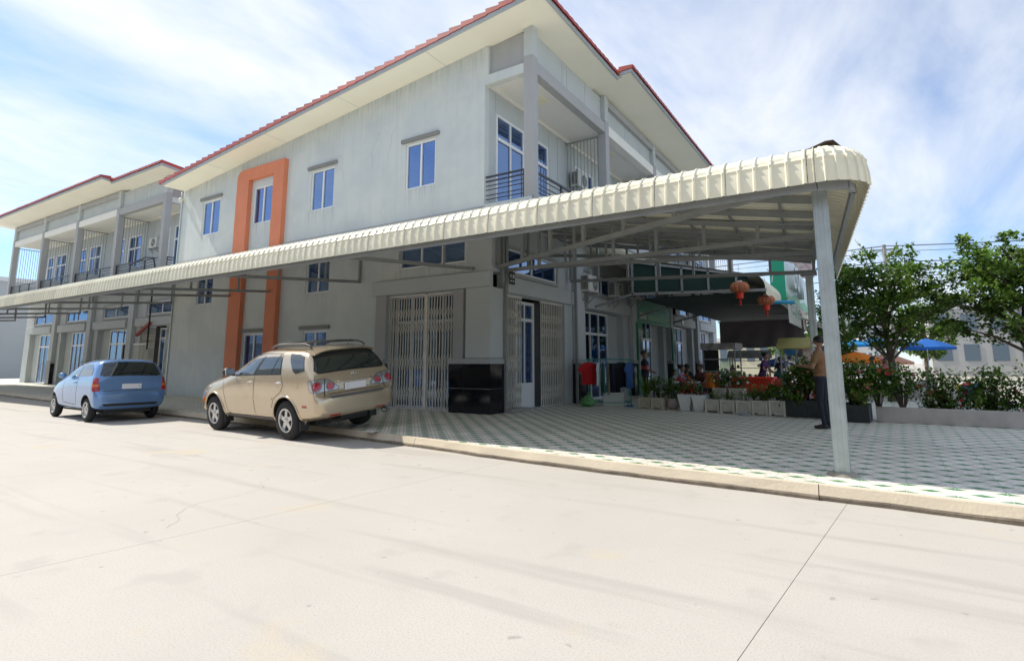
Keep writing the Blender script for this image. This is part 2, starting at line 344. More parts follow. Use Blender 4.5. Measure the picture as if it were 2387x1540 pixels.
# tiled pavement
def tile_mat():
    m = bpy.data.materials.new('pavement_tile'); m.use_nodes = True; t = m.node_tree; p = t.nodes['Principled BSDF']
    uv = N(t, "ShaderNodeUVMap"); s = N(t, "ShaderNodeSeparateXYZ"); t.links.new(uv.outputs[0], s.inputs[0])
    def mm(op, a, b=None, c=None):
        n = N(t, "ShaderNodeMath", operation=op)
        for i, v in enumerate((a, b, c)):
            if v is None: continue
            if isinstance(v, (int, float)): n.inputs[i].default_value = v
            else: t.links.new(v, n.inputs[i])
        return n.outputs[0]
    u = mm('ABSOLUTE', mm('SUBTRACT', s.outputs[0], .5)); v = mm('ABSOLUTE', mm('SUBTRACT', s.outputs[1], .5))
    d = mm('ADD', u, v)                                   # 0 centre .. 1 corner
    u2 = mm('SUBTRACT', .5, u); v2 = mm('SUBTRACT', .5, v)
    green = mm('MAXIMUM', mm('LESS_THAN', mm('ADD', mm('DIVIDE', u, .27), mm('DIVIDE', v, .175)), 1.0), mm('LESS_THAN', mm('ADD', mm('DIVIDE', u2, .27), mm('DIVIDE', v2, .175)), 1.0))
    line = mm('MAXIMUM', mm('LESS_THAN', mm('ABSOLUTE', mm('SUBTRACT', d, .37)), .03), mm('LESS_THAN', mm('ABSOLUTE', mm('SUBTRACT', d, .63)), .028))
    petal = mm('LESS_THAN', mm('ADD', mm('MULTIPLY', mm('POWER', mm('ABSOLUTE', mm('SUBTRACT', u, v)), 1.0), 2.2), mm('MULTIPLY', mm('ABSOLUTE', mm('SUBTRACT', d, .5)), 1.0)), .13)
    co = N(t, "ShaderNodeTexCoord"); geo = N(t, "ShaderNodeNewGeometry")
    n = N(t, "ShaderNodeTexNoise"); n.inputs['Scale'].default_value = 1.4; n.inputs['Detail'].default_value = 7; t.links.new(geo.outputs['Position'], n.inputs['Vector'])
    def mix(f, a, b):
        q = N(t, "ShaderNodeMixRGB"); t.links.new(f, q.inputs[0])
        for i, x in ((1, a), (2, b)):
            if isinstance(x, tuple): q.inputs[i].default_value = (*x, 1)
            else: t.links.new(x, q.inputs[i])
        return q.outputs[0]
    c = mix(line, (.86, .82, .73), (.50, .46, .39)); c = mix(petal, c, (.56, .51, .45)); c = mix(green, c, (.085, .235, .105))
    r = N(t, "ShaderNodeMapRange"); r.inputs[1].default_value = .42; r.inputs[2].default_value = .75; r.inputs[4].default_value = .28; t.links.new(n.outputs[0], r.inputs[0])
    c = mix(r.outputs[0], c, (.45, .42, .36))
    oi = N(t, "ShaderNodeObjectInfo"); mr = N(t, "ShaderNodeMapRange"); mr.inputs[3].default_value = .86; mr.inputs[4].default_value = 1.04; t.links.new(oi.outputs['Random'], mr.inputs[0])
    hv = N(t, "ShaderNodeHueSaturation"); t.links.new(mr.outputs[0], hv.inputs['Value']); t.links.new(c, hv.inputs['Color']); t.links.new(hv.outputs[0], p.inputs['Base Color'])
    p.inputs['Roughness'].default_value = .5; p.inputs['Specular IOR Level'].default_value = .22
    return m
M_ptile = tile_mat()
pav = MB(); xs = [k * .5 - 60 for k in range(201)]
for a, b in zip(xs, xs[1:]):
    pav.add([(a, ky(a) + .07, .1465), (b, ky(b) + .07, .1465), (b, 23, .1465), (a, 23, .1465)], [(0, 1, 2, 3)])
pavement = struct(pav.build('pavement', mat('tile_bed', (.66, .66, .60), .9, var=.25)))
TS = .40; allt = []
th0 = -.035; ca, sa = math.cos(th0), math.sin(th0)
for i in range(-70, 28):
    for j in range(0, 40):
        cx, cy = i * TS, 7.1 + j * TS
        x, y = cx * ca - (cy - 7) * sa, 7 + cx * sa + (cy - 7) * ca
        if y < ky(x) - TS * .45 or y > 22.6: continue
        if y > 11.55 and -24 < x < -8: continue
        d = Vector((x, y)).length; vis = (x < .35 * y + .2) and (x > -2.2 * y)
        allt.append((d if vis else d + 30, x, y))
allt.sort()
h = TS / 2 - .0025
tp = MB(); vs = []
for z, e in ((.150, h - .003), (.147, h), (.126, h)):
    vs += [(-e, -e, z), (e, -e, z), (e, e, z), (-e, e, z)]
tp.v = vs; tp.f = [(0, 1, 2, 3)] + [(r * 4 + k, (r + 1) * 4 + k, (r + 1) * 4 + (k + 1) % 4, r * 4 + (k + 1) % 4) for r in (0, 1) for k in range(4)]
tp.m = [0] * 9; tp.uv = [c for f in tp.f for i in f for c in (vs[i][0] / TS + .5, vs[i][1] / TS + .5)]
tme = tp.mesh('tile', M_ptile)
rt = random.Random(3)
def cut_tile(x, y):
    """corners of a tile in local coordinates, cut off along the kerb"""
    def g(p): X = x + p[0] * ca - p[1] * sa; return y + p[0] * sa + p[1] * ca - ky(X) - .075
    P = [(-h, -h), (h, -h), (h, h), (-h, h)]; G = [g(p) for p in P]
    if min(G) >= 0: return None
    out = []
    for k in range(4):
        a, b = P[k], P[(k + 1) % 4]; ga, gb = G[k], G[(k + 1) % 4]
        if ga >= 0: out.append(a)
        if ga * gb < 0: t = ga / (ga - gb); out.append((a[0] + (b[0] - a[0]) * t, a[1] + (b[1] - a[1]) * t))
    return out
allt = [(d, x, y, cut_tile(x, y)) for d, x, y in allt]; allt = [t for t in allt if t[3] is None or len(t[3]) > 2]
def poly_tile(P):
    n = len(P); v3 = [(a, b, .150) for a, b in P] + [(a, b, .126) for a, b in P]; fs = [tuple(range(n))] + [(k, n + k, n + (k + 1) % n, (k + 1) % n) for k in range(n)]
    uv = [c for a, b in P for c in (a / TS + .5, b / TS + .5)] + [.1, .1] * 4 * n; return v3, fs, uv
for k, (d, x, y, cp) in enumerate(allt[:298]):
    if cp is None: me_ = tme
    else: q = MB(); q.uv = []; v3, fs, q.uv = poly_tile(cp); q.add(v3, fs); me_ = q.mesh('tile', M_ptile)
    o = bpy.data.objects.new('tile', me_); C.objects.link(o); o.parent = pavement; o.location = (x, y, rt.uniform(-.0012, .0012)); o.rotation_euler = (rt.uniform(-.002, .002), rt.uniform(-.002, .002), th0)
rest = MB(); rest.uv = []
for d, x, y, cp in allt[298:]:
    dz = rt.uniform(-.0012, .0012); v3, fs, uv = poly_tile(cp or [(-h, -h), (h, -h), (h, h), (-h, h)])
    rest.add([(x + a * ca - b * sa, y + a * sa + b * ca, c + dz) for a, b, c in v3], fs); rest.uv += uv
rest.build('tile', M_ptile, pavement, kind='stuff')
# ------------------------------------------------------------------ buildings
def opening(T, root, a0, a1, b0, b1, panes, name='window', fw=.05, c0=-.012, transom=None, open_=(), louvre=True, glass=None):
    """white aluminium frame with glass panes and blue louvred shutters behind; T(a, b, depth)"""
    f = MB()
    f.box(a0, a0 + fw, b0, b1, c0, .07, T=lambda a, b, c: T(a, b, c)); f.box(a1 - fw, a1, b0, b1, c0, .07, T=lambda a, b, c: T(a, b, c))
    f.box(a0 + fw, a1 - fw, b1 - fw, b1, c0, .07, T=lambda a, b, c: T(a, b, c)); f.box(a0 + fw, a1 - fw, b0, b0 + fw, c0, .07, T=lambda a, b, c: T(a, b, c))
    ia0, ia1, ib0, ib1 = a0 + fw, a1 - fw, b0 + fw, b1 - fw
    rects = []; w = (ia1 - ia0) / panes; tops = [(ib0, ib1)]
    if transom:
        f.box(ia0, ia1, transom - .045, transom + .045, c0 - .002, .06, T=lambda a, b, c: T(a, b, c)); tops = [(ib0, transom - .045), (transom + .045, ib1)]
    for ti, (t0, t1) in enumerate(tops):
        for k in range(panes):
            if k: f.box(ia0 + w * k - .028, ia0 + w * k + .028, t0, t1, c0 + .002, .05, T=lambda a, b, c: T(a, b, c))
            rects.append((ia0 + w * k + (.028 if k else 0), ia0 + w * (k + 1) - (.028 if k < panes - 1 else 0), t0, t1, ti, k))
    fr = f.build(name, M_alu, root, world=True); sub(fr, root)
    for r0, r1, t0, t1, ti, k in rects:
        if (ti, k) not in open_:
            p = MB(); p.box(r0, r1, t0, t1, .026, .034, T=T); p.build('pane', glass or M_glass, fr, world=True)
            if louvre:
                s = MB(); s.box(r0, r1, t0, t1, .13, .14, T=T, mi=1); e = .05
                s.box(r0, r0 + e, t0, t1, .075, .10, T=T); s.box(r1 - e, r1, t0, t1, .075, .10, T=T)
                s.box(r0 + e, r1 - e, t1 - e, t1, .075, .10, T=T); s.box(r0 + e, r1 - e, t0, t0 + e, .075, .10, T=T)
                n = int((t1 - t0 - 2 * e) / .075)
                for q in range(n):
                    z = t0 + e + .075 * (q + .5)
                    s.hexa([T(r0 + e, z - .03, .075), T(r1 - e, z - .03, .075), T(r1 - e, z + .02, .105), T(r0 + e, z + .02, .105), T(r0 + e, z - .022, .07), T(r1 - e, z - .022, .07), T(r1 - e, z + .028, .10), T(r0 + e, z + .028, .10)])
                s.build('louvre', [M_louvre, M_dark], fr, world=True, kind='stuff')
    return fr
def scissor_gate(T, root, a0, a1, b0, b1, n, name='scissor_gate'):
    bars = MB(); lat = MB(); st = (a1 - a0) / (n - 1)
    for i in range(n):
        a = a0 + st * i; bars.box(a - .010, a + .010, b0, b1, -.012, .012, T=T)
    H = b1 - b0
    for lo, hi in ((.06, .20), (.33, .48), (.66, .76), (.80, .89)):
        z0, z1 = b0 + H * lo, b0 + H * hi; zm = (z0 + z1) / 2
        for i in range(n - 1):
            a, c = a0 + st * i, a0 + st * (i + 1); m = (a + c) / 2
            for (p, q), (r, s_) in (((a, z0), (m, zm)), ((m, zm), (a, z1)), ((c, z0), (m, zm)), ((m, zm), (c, z1))):
                for d in (-.017,):
                    P, Q = T(p, q, d), T(r, s_, d); lat.beam(P, Q, .016, .006)
    b = bars.build(name, M_gate, root, world=True); sub(b, root); lat.build('lattice', M_gate, b, world=True, kind='stuff')
    for p, q in ((b1, b1 + .05), (b0 - .01, b0 + .012)): r = MB(); r.box(a0 - .03, a1 + .03, p, q, -.03, .03, T=T); r.build('rail', M_gate, b, world=True)
    return b
def rake_tile():
    m = MB(); L = .40                                          # one barge tile seen from its end, stepped over the next
    m.hexa([(-.03, 0, .0), (.34, 0, .0), (.34, L + .03, 0), (-.03, L + .03, 0), (-.03, 0, .165), (.34, 0, .165), (.34, L + .03, .105), (-.03, L + .03, .105)])
    return m.mesh('roof_tile', M_tile_red)
def eave_tile():
    m = MB(); n = 6; w = .30; vs = []
    for d, zz in ((0, 0), (.4, .03)):
        for k in range(n + 1):
            a = k / n; z = .085 + .035 * math.sin(PI * a) + (.02 if k == 0 else 0); vs.append((w * a, d, z + zz))
        for k in range(n + 1): vs.append((w * k / n, d, zz + .0))
    q = 2 * (n + 1); fs = [(k, k + 1, q + k + 1, q + k) for k in range(n)] + [(k, n + 1 + k, n + 2 + k, k + 1) for k in range(n)] + [(q + k, q + k + 1, q + n + 2 + k, q + n + 1 + k) for k in range(n)]
    fs += [(0, q, q + n + 1, n + 1), (n, 2 * n + 1, q + 2 * n + 1, q + n)]
    m.add(vs, fs); return m.mesh('roof_tile', M_tile_red)
RT, ET = rake_tile(), eave_tile()
PITCH = 4.95; SL = .097
def zs(v): return 10.06 + SL * (v + 1.5)
def shophouse(root, F, nb, main=True, shops=True):
    ex = F(1, 0, 0); o0 = F(0, 0, 0); ud = Vector([ex[i] - o0[i] for i in range(3)]); ev = F(0, 1, 0); vd = Vector([ev[i] - o0[i] for i in range(3)])
    def B(name, m, *boxes, bevel=0, parent=None):
        mb = MB()
        for x in boxes: mb.box(*x, T=F)
        return mb.build(name, m, parent or root, world=True, bevel=bevel)
    VB = -17.1; L = nb * PITCH
    Ts = lambda a, b, c: F(c, a, b)                              # side wall plane (u = 0)
    holes = []
    if main:
        up = [(-4.37, -3.22), (-8.71, -7.55), (-12.0, -10.84), (-15.47, -14.24)]
        wins = [(a, b, 6.43, 7.83) for a, b in up] + [(-8.71, -7.55, 3.64, 5.0), (-15.42, -14.3, 3.64, 5.0), (-8.71, -7.55, 1.02, 2.42), (-12.03, -10.84, 1.02, 2.42)]
        holes = wins + [(-4.50, -2.10, 4.07, 4.68), (-4.82, -2.42, .15, 3.33)]
    mb = MB(); wall_holes(mb, Ts, VB, -1.5, 0, 9.9, holes, .2, top=lambda a: zs(a) + .02); mb.build('side_wall', M_wall, root, world=True)
    if main:
        for a, b, c, d in wins:
            opening(lambda p, q, r: Ts(p, q, r + .045), root, a, b, c, d, 2)
            if not (c > 6 and abs(a + 12) < .1) and not (3 < c < 4): B('lintel', M_trim, (-.07, .02, a - .16, b + .14, d + .05, d + .16), bevel=.006)
        opening(lambda p, q, r: Ts(p, q, r + .045), root, -4.50, -2.10, 4.07, 4.68, 3)
        for a, b, c, d in [w_ for w_ in wins if w_[2] > 3] + [(-4.6, -2.0, 4.05, 4.7), (-1.5, -.9, 5.5, 5.5)]:
            if a > -1.6: continue
            e = MB(); e.uv = [0, 0, 1, 0, 1, 1, 0, 1]; hh = 1.0 if c > 6 else .55; e.add([F(-.002, a - .08, c - hh), F(-.002, b + .08, c - hh), F(-.002, b + .08, c), F(-.002, a - .08, c)], [(0, 1, 2, 3)]); e.build('rain_stain', M_stain, root, world=True, recalc=False)
        e = MB(); e.uv = [0, 0, 1, 0, 1, 1, 0, 1]; e.add([F(-.0022, -17.0, zs(-17.0) - 1.3), F(-.0022, -1.52, zs(-1.52) - 1.6), F(-.0022, -1.52, zs(-1.52)), F(-.0022, -17.0, zs(-17.0))], [(0, 1, 2, 3)]); e.build('eave_stain', M_stain, root, world=True, recalc=False)
        e = MB(); e.uv = [0, 1, 1, 1, 1, 0, 0, 0]; e.add([F(-.0022, -17.0, .16), F(-.0022, -5.45, .16), F(-.0022, -5.45, .62), F(-.0022, -17.0, .62)], [(0, 1, 2, 3)]); e.build('splash_stain', M_stain, root, world=True, recalc=False)
        # orange portal around the third window column
        v0, v1, w0, w1, zt, zi = -12.87, -10.03, -12.12, -10.62, 8.56, 8.12
        n = 6; pts = [(v0, .12), (v0, zt - .3)] + [(v0 + .3 - .3 * math.cos(PI / 2 * k / n), zt - .3 + .3 * math.sin(PI / 2 * k / n)) for k in range(1, n + 1)] + [(v1 - .03, zt), (v1, zt - .03), (v1, .12), (w1, .12), (w1, zi), (w0, zi), (w0, .12)]
        pr = MB(); pr.prism(pts, -.17, -.001, lambda p, q, c: F(c, p, q)); pr.build('orange_portal', M_orange, root, world=True)
        B('wall_ledge', M_beam, (-.07, -.001, VB, v0 - .02, 5.36, 5.50), (-.07, -.001, v1 + .02, -1.5, 5.36, 5.50))
        # ground floor gate in the side wall
        B('pilaster', M_beam, (-.12, -.002, -5.28, -4.86, 1.5, 3.33), bevel=.01); B('pilaster', M_beam, (-.12, -.002, -2.40, -2.06, 1.5, 3.33), bevel=.01)
        B('door_beam', M_wall2, (-.17, -.001, -5.42, -1.19, 3.335, 3.74), bevel=.012)
        B('corner_pillar', M_wall2, (-.15, .55, -1.96, -1.16, 1.52, 3.33), (-.09, .52, -1.94, -1.19, 3.745, 5.3), bevel=.012)
        B('plinth_cap', M_beam, (-.20, .58, -2.48, -1.12, 1.38, 1.515), bevel=.01); B('plinth_cap', M_beam, (-.20, -.001, -5.42, -4.83, 1.38, 1.515), bevel=.01)
        B('plinth_core', mat('pale_grout', (.34, .34, .34), .9), (-.168, .55, -2.44, -1.155, .12, 1.375)); B('plinth_core', M_grout, (-.168, -.001, -5.40, -4.85, .12, 1.375))
        for a, b in ((-2.445, -1.985), (-1.97, -1.16), (-5.40, -4.86)):
            for c, d in ((.14, .757), (.771, 1.375)): B('granite_tile', M_granite, (-.185, -.168, a, b, c, d))
        for a, b in ((-.185, .20), (.208, .55)):
            for c, d in ((.14, .76), (.768, 1.375)): B('granite_tile', M_granite, (a, b, -1.155, -1.138, c, d))
        scissor_gate(lambda a, b, c: F(c + .03, a, b), root, -4.78, -3.52, .17, 3.26, 14); scissor_gate(lambda a, b, c: F(c + .03, a, b), root, -3.36, -2.46, .17, 3.26, 10)
        B('gate_lock_post', M_gate, (.0, .06, -3.48, -3.40, .17, 3.28), (-.02, .075, -3.50, -3.38, 1.45, 1.7))
        opening(lambda a, b, c: F(c + .28, a, b), root, -4.8, -2.44, .17, 3.3, 4, name='door', transom=2.55, louvre=False)
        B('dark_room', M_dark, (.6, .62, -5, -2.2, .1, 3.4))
        B('drain_pipe', M_galv, (-.05, .0, VB - .06, VB + .02, .15, 8.2))
        cm = MB(); c0 = F(-.12, VB + .05, 8.16); cm.ball(c0, .10, 10, 8); cm.tube([F(-.1, VB + .05, 8.2), F(-.1, VB + .05, 8.5)], .03); cm.build('camera_dome', M_plastic, root, world=True, smooth=True)
    # back and far end walls
    if main:
        dm = MB(); rs_ = random.Random(5)
        for k in range(5):                                       # hairline cracks in the render coat
            v = rs_.uniform(-16, -2); z = rs_.uniform(5.8, 9); P = []
            for q in range(9): P.append((v, z)); v += rs_.uniform(-.10, .10); z -= rs_.uniform(.05, .18)
            for (a, b), (c, d) in zip(P, P[1:]): dm.hexa([F(-.0012, a, b), F(-.0012, a + .005, b), F(-.0012, c + .005, d), F(-.0012, c, d), F(.001, a, b), F(.001, a + .005, b), F(.001, c + .005, d), F(.001, c, d)])
        dm.build('hairline_crack', M_trim, root, world=True, kind='stuff')
    B('rear_wall', M_wall, (0.2, L, VB, VB + .2, 0, 8.5)); B('end_wall', M_wall, (L - .2, L, VB + .2, -1.5, 0, 8.6))
    # upper floor: back wall of the balconies with doors
    Tb = lambda a, b, c: F(a, -1.5 - c, b)
    hb = []
    for i in range(nb):
        u = i * PITCH; hb += [(u + .55, u + 2.05, 5.56, 8.33), (u + 2.55, u + 3.55, 5.56, 8.33)]
    mb = MB(); wall_holes(mb, Tb, .2, L, 5.3, 9.02, hb, .15); mb.build('balcony_wall', M_wall2, root, world=True)
    for a, b, c, d in hb: opening(Tb, root, a, b, c, d, 2 if b - a > 1.2 else 1, name='balcony_door', transom=7.62, fw=.07)
    jm = MB()
    for i in range(nb):
        u = i * PITCH
        for a in (.5, 2.1, 2.35, 3.6, 4.2): jm.box(u + a, u + a + .012, -1.497, -1.494, 8.4 if a < 3.6 else 5.6, 8.99, T=F)
    jm.build('wall_joint', M_bars, root, world=True, kind='stuff')
    B('balcony_slab', M_white, (0.02, L, -1.5, -.02, 5.22, 5.52)); B('slab_edge', M_beam, (0, L, -.02, .10, 5.26, 5.58), bevel=.01)
    B('slab_end', M_wall, (-.001, .02, -1.5, -.02, 5.26, 5.56))
    B('balcony_ceiling', M_white, (.05, L, -1.5, -.15, 9.02, 9.06)); B('ceiling_cove', M_white, (.05, L, -1.495, -1.43, 8.93, 9.02), (.05, L, -.30, -.24, 8.95, 9.02))
    for i in range(nb):
        q = MB(); q.box(i * PITCH + 1.55, i * PITCH + 1.95, -.95, -.55, 8.975, 9.02, T=F); q.build('ceiling_lamp', mat('lamp_cover', (.80, .76, .58), .4), root, world=True, bevel=.03)
    # side return above the balcony opening
    B('balcony_beam', M_wall, (0, .22, -1.499, -.26, 8.94, 9.21), bevel=.008); B('gable_panel', M_beam, (.09, .2, -1.38, -.26, 9.21, 10.14)); B('gable_edge', M_wall, (0, .2, -1.499, -1.38, 9.21, 10.05))
    for i in range(nb + 1):
        u = i * PITCH; u0, u1 = (0, .26) if i == 0 else (u - .2, u + .10)
        B('pillar', M_beam, (u0, u1, -.26, .02, 5.5, 9.38), bevel=.008); B('pillar_head', M_wall2, (u0 + .004, u1 - .004, -.255, .012, 9.383, 10.26 if i else 10.24))
        if i == nb: continue
        a, b = u1, u + PITCH - .2
        B('front_beam', M_beam if i == 0 else M_white, (a + .002, b - .002, -.25, .0, 8.95, 9.30), bevel=.008)
        if i: B('top_beam', M_beam, (a + .002, b - .002, -.3, .0, 9.98, 10.22))
        B('panel_backing', M_bars, (a, b, -.24, -.16, 9.30, 10.2))
        cuts = [a + .004, u + 1.95, u + 2.25, u + 3.5, b - .004]
        for p, q in zip(cuts, cuts[1:]): B('wall_panel', M_wall2, (p + .008, q - .008, -.158, -.13, 9.305, 10.2))
        # rails
        rl = MB(); rl.box(a, b, -.14, -.08, 6.27, 6.32, T=F)
        for z in (6.14, 5.98, 5.87, 5.76, 5.65): rl.box(a, b, -.12, -.10, z, z + .025, T=F)
        for k in range(4):
            p = a + (b - a) * k / 3; p = min(max(p, a + .03), b - .03)
            rl.box(p - .045, p - .015, -.13, -.09, 5.55, 6.27, T=F); rl.box(p + .015, p + .045, -.13, -.09, 5.55, 6.27, T=F)
        rl.build('balcony_rail', M_rail, root, world=True)
        # divider between neighbouring balconies: low wall and vertical bars
        d = u + PITCH - .12
        B('divider_wall', M_wall2, (d - .06, d + .06, -1.49, -.27, 5.52, 6.42))
        gb = MB(); gb.box(d - .02, d + .02, -1.49, -.27, 8.86, 8.91, T=F)
        for k in range(10): gb.box(d - .011, d + .011, -1.44 + k * .125, -1.418 + k * .125, 6.42, 8.88, T=F)
        gb.build('divider_bars', M_bars, root, world=True)
    rl = MB(); rl.box(.06, .12, -1.62, -.26, 6.30, 6.34, T=F); rl.box(.07, .11, -1.66, -.26, 6.18, 6.215, T=F); rl.box(.07, .11, -1.66, -.26, 5.56, 5.59, T=F)
    for z in (6.06, 5.95, 5.80, 5.69): rl.box(.08, .10, -1.58, -.3, z, z + .022, T=F)
    for v in (-1.58, -.33): rl.box(.07, .11, v, v + .045, 5.56, 6.3, T=F)
    rl.build('balcony_rail', M_rail, root, world=True)
    # roof: soffit, fascia, tiles
    for u0, u1, v1, dz in ((-.9, 4.05, .80, 0), (4.05, L + .9, 1.25, .09)):
        r = MB()
        def P(u, v, z): return F(u, v, zs(v) + dz + z)
        vb = VB + .1
        r.box(u0, u1, vb, v1 - .05, .0, .012, T=P); r.build('soffit', M_soffit, root, world=True)
        r = MB(); r.box(u0, u1, v1 - .05, v1, -.015, .10, T=P); r.box(u0, u1, v1, v1 + .012, .02, .035, T=P)
        if u0 < 0: r.box(u0 - .05, u0, vb, v1, -.015, .10, T=P); r.box(u0 - .062, u0 - .05, vb, v1, .02, .035, T=P)
        else: r.box(u0 - .05, u0, .70, v1, -.015, .10, T=P)
        r.build('fascia', M_fascia, root, world=True)
        r = MB(); r.box(u0, u1, vb, v1, .10, .14, T=P); r.build('roof', M_tile_red, root, world=True)
        nT = int((u1 - u0 + .05) / .30); 
        for k in range(nT + 1):
            u = u0 - .05 + .3 * k
            if u + .3 > u1 + .1: break
            mt = Matrix((tuple(ud), tuple(-vd + Vector((0, 0, -SL))), (0, 0, 1))).transposed()
            o = bpy.data.objects.new('roof_tile', ET); C.objects.link(o); o.parent = root
            o.matrix_local = Matrix.Translation(Vector(P(u, v1 + .06, .085 + rnd.uniform(-.006, .006))) - ORG[root.name]) @ mt.to_4x4()
        if u0 < 0 and main:
            k = 0; v = v1
            while v > vb:
                mt = Matrix((tuple(ud), tuple(vd + Vector((0, 0, SL))), (0, 0, 1))).transposed()
                o = bpy.data.objects.new('roof_tile', RT); C.objects.link(o); o.parent = root
                o.matrix_local = Matrix.Translation(Vector(P(u0 - .05, v - .40, .10 + rnd.uniform(-.004, .004))) - ORG[root.name]) @ mt.to_4x4(); v -= .40
        elif u0 > 0:
            for k in range(4):
                v = v1 - .40 * k; mt = Matrix((tuple(ud), tuple(vd + Vector((0, 0, SL))), (0, 0, 1))).transposed()
                o = bpy.data.objects.new('roof_tile', RT); C.objects.link(o); o.parent = root
                o.matrix_local = Matrix.Translation(Vector(P(u0 - .06, v - .40, .10)) - ORG[root.name]) @ mt.to_4x4()
        else:
            r = MB(); r.box(u0 - .06, u0 + .3, vb, v1, .10, .24, T=P); r.build('barge_tiles', M_tile_red, root, world=True)
    for v in (-2.9, -6.5, -10.2, -13.8):
        sj = MB(); sj.box(-.89, -.01, v, v + .012, zs(v) - .004, zs(v) - .001, T=F)
        sj.build('soffit_joint', M_fascia, root, world=True)
    # ground floor front
    Tg = lambda a, b, c: F(a, -1.2 - c, b)
    hg = []
    for i in range(nb):
        u = i * PITCH; hg += [(u + .56, u + 3.9, .15, 3.22), (u + .5, u + 3.42, 3.82, 4.46)]
    mb = MB(); wall_holes(mb, Tg, .2 if not main else .56 - .04, L, 0, 5.3, hg, .22); mb.build('shop_front_wall', M_wall2, root, world=True)
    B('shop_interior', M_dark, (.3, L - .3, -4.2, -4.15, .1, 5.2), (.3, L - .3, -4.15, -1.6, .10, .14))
    for i in range(nb):
        u = i * PITCH
        B('door_beam', M_wall2, (u + .53, u + 4.4, -1.198, -1.07, 3.24, 3.66), bevel=.01)
        opening(Tg, root, u + .5, u + 3.42, 3.82, 4.46, 2)
        B('window_surround', M_beam, (u + .42, u + 3.5, -1.198, -1.15, 4.47, 4.56), (u + .42, u + 3.5, -1.198, -1.15, 3.72, 3.815), (u + 3.43, u + 3.52, -1.198, -1.152, 3.816, 4.469))
        if i or not main: 
            B('pillar_base', M_granite, (u - .46, u + .10, -1.19, -.98, .12, 1.38)); B('plinth_cap', M_beam, (u - .49, u + .13, -1.19, -.95, 1.382, 1.51), bevel=.01)
            B('ground_pillar', M_wall2, (u - .42, u + .07, -1.19, -1.0, 1.512, 5.22), bevel=.01)
        B('door_jamb', M_wall2, (u + 3.905, u + 4.12, -1.45, -1.16, .15, 3.22))
        if i == 0:
            scissor_gate(lambda a, b, c: F(a, -1.25 - c, b), root, u + .60, u + 1.44, .17, 3.16, 10); scissor_gate(lambda a, b, c: F(a, -1.25 - c, b), root, u + 2.56, u + 3.86, .17, 3.16, 13)
            opening(lambda a, b, c: F(a, -1.47 - c, b), root, u + 1.46, u + 2.52, .15, 3.14, 2, name='door', fw=.09, transom=2.62)
            B('door_kick_panel', M_alu, (u + 1.5, u + 2.48, -1.462, -1.44, .18, .85))
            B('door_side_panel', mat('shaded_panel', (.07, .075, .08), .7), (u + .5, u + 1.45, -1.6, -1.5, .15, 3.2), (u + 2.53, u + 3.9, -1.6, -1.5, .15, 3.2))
            if main: B('gate_threshold', mat('broken_tile', (.42, .40, .37), .8, var=.4, scale=18, bump=.5), (u + .50, u + 1.42, -1.4, -.92, .152, .235), bevel=.012)
        else:
            opening(lambda a, b, c: F(a, -1.42 - c, b), root, u + .6, u + 2.95, .15, 3.2, 3 if i % 2 else 4, name='door', fw=.08, transom=2.42, louvre=False, open_=((0, 0),))
            B('door_side_panel', M_wall2, (u + 2.96, u + 3.9, -1.55, -1.42, .15, 3.2))
main_F = lambda u, v, z: (-6.8 + v, 11.6 + u, z)
house = thing('corner_shophouse', 'grey two storey corner shophouse with orange portal and red roof edge', 'building', (-6.8, 11.6, 0))
shophouse(house, main_F, 5)
nb_F = lambda u, v, z: (-27.3 - u, 12.5 - v, z)
house2 = thing('shophouse', 'neighbouring grey shophouse row at the left edge beyond the lane', 'building', (-27.3, 12.5, 0))
shophouse(house2, nb_F, 4, main=False)
# ------------------------------------------------------------------ canopy
canopy = thing('canopy', 'big cream corrugated steel canopy on a grey post wrapping the corner', 'canopy', (-8, 11.4, 0))
XC, YC = -.36, 7.46                         # centre of the rounded corner
ZW, ZE = 5.30, 3.98
PROF = [(0, ZE)]
for k in range(1, 13):
    a = PI / 2 * k / 12; PROF.append((.43 * math.sin(a) + (.007 if k % 2 else -.004), ZE - .02 - .25 + .25 * math.cos(a)))
PROF += [(.445, 3.60), (.45, 3.44)]
def sheet(P, t0, t1, n_ribs=5):
    """P(t, r, z, lift): point of the sheet at position t along the edge; straight part given by start(t)"""
    mb = MB(); offs = []
    w = (t1 - t0) / n_ribs
    for k in range(n_ribs): offs += [(t0 + w * k, 0), (t0 + w * (k + .74), 0), (t0 + w * (k + .81), .022), (t0 + w * (k + .93), .022)]
    offs.append((t1, 0)); rows = []
    for t, l in offs: rows.append(P(t, l))
    m = len(rows[0]); vs = [p for r in rows for p in r]
    fs = [(i * m + j, (i + 1) * m + j, (i + 1) * m + j + 1, i * m + j + 1) for i in range(len(rows) - 1) for j in range(m - 1)]
    q_ = random.Random(int(t0 * 97)); vs = [(a + q_.uniform(-.0005, .0005), b + q_.uniform(-.0006, .0006), c + q_.uniform(-.0006, .0006)) for a, b, c in vs]
    mb.add(vs, fs); o = mb.build('roof_sheet', M_sheet, canopy, world=True, recalc=False, auto=22); return o
def hipy(x): return 11.58 - 3.9 * max(0, min(1, (x + 7.9) / 7.54)) if x > -7.9 else 11.58
def left_row(x, l):
    y0 = hipy(x); zt = ZW - (ZW - ZE) * (11.58 - y0) / (11.58 - YC); pts = []
    for q in (0, .5): pts.append((x, y0 + (YC - y0) * q, zt + (ZE - zt) * q + l))
    for k, (r, z) in enumerate(PROF):
        s = min(1, k / 10); pts.append((x, YC - r - l * s, z + l * (1 - s)))
    return pts
x = -26.5 - .04 - .9 * 23; 
while x < XC - .05:
    x1 = min(x + .9, XC); sheet(left_row, x + .004, x1 - .004, max(1, round((x1 - x) / .18))); x += .9
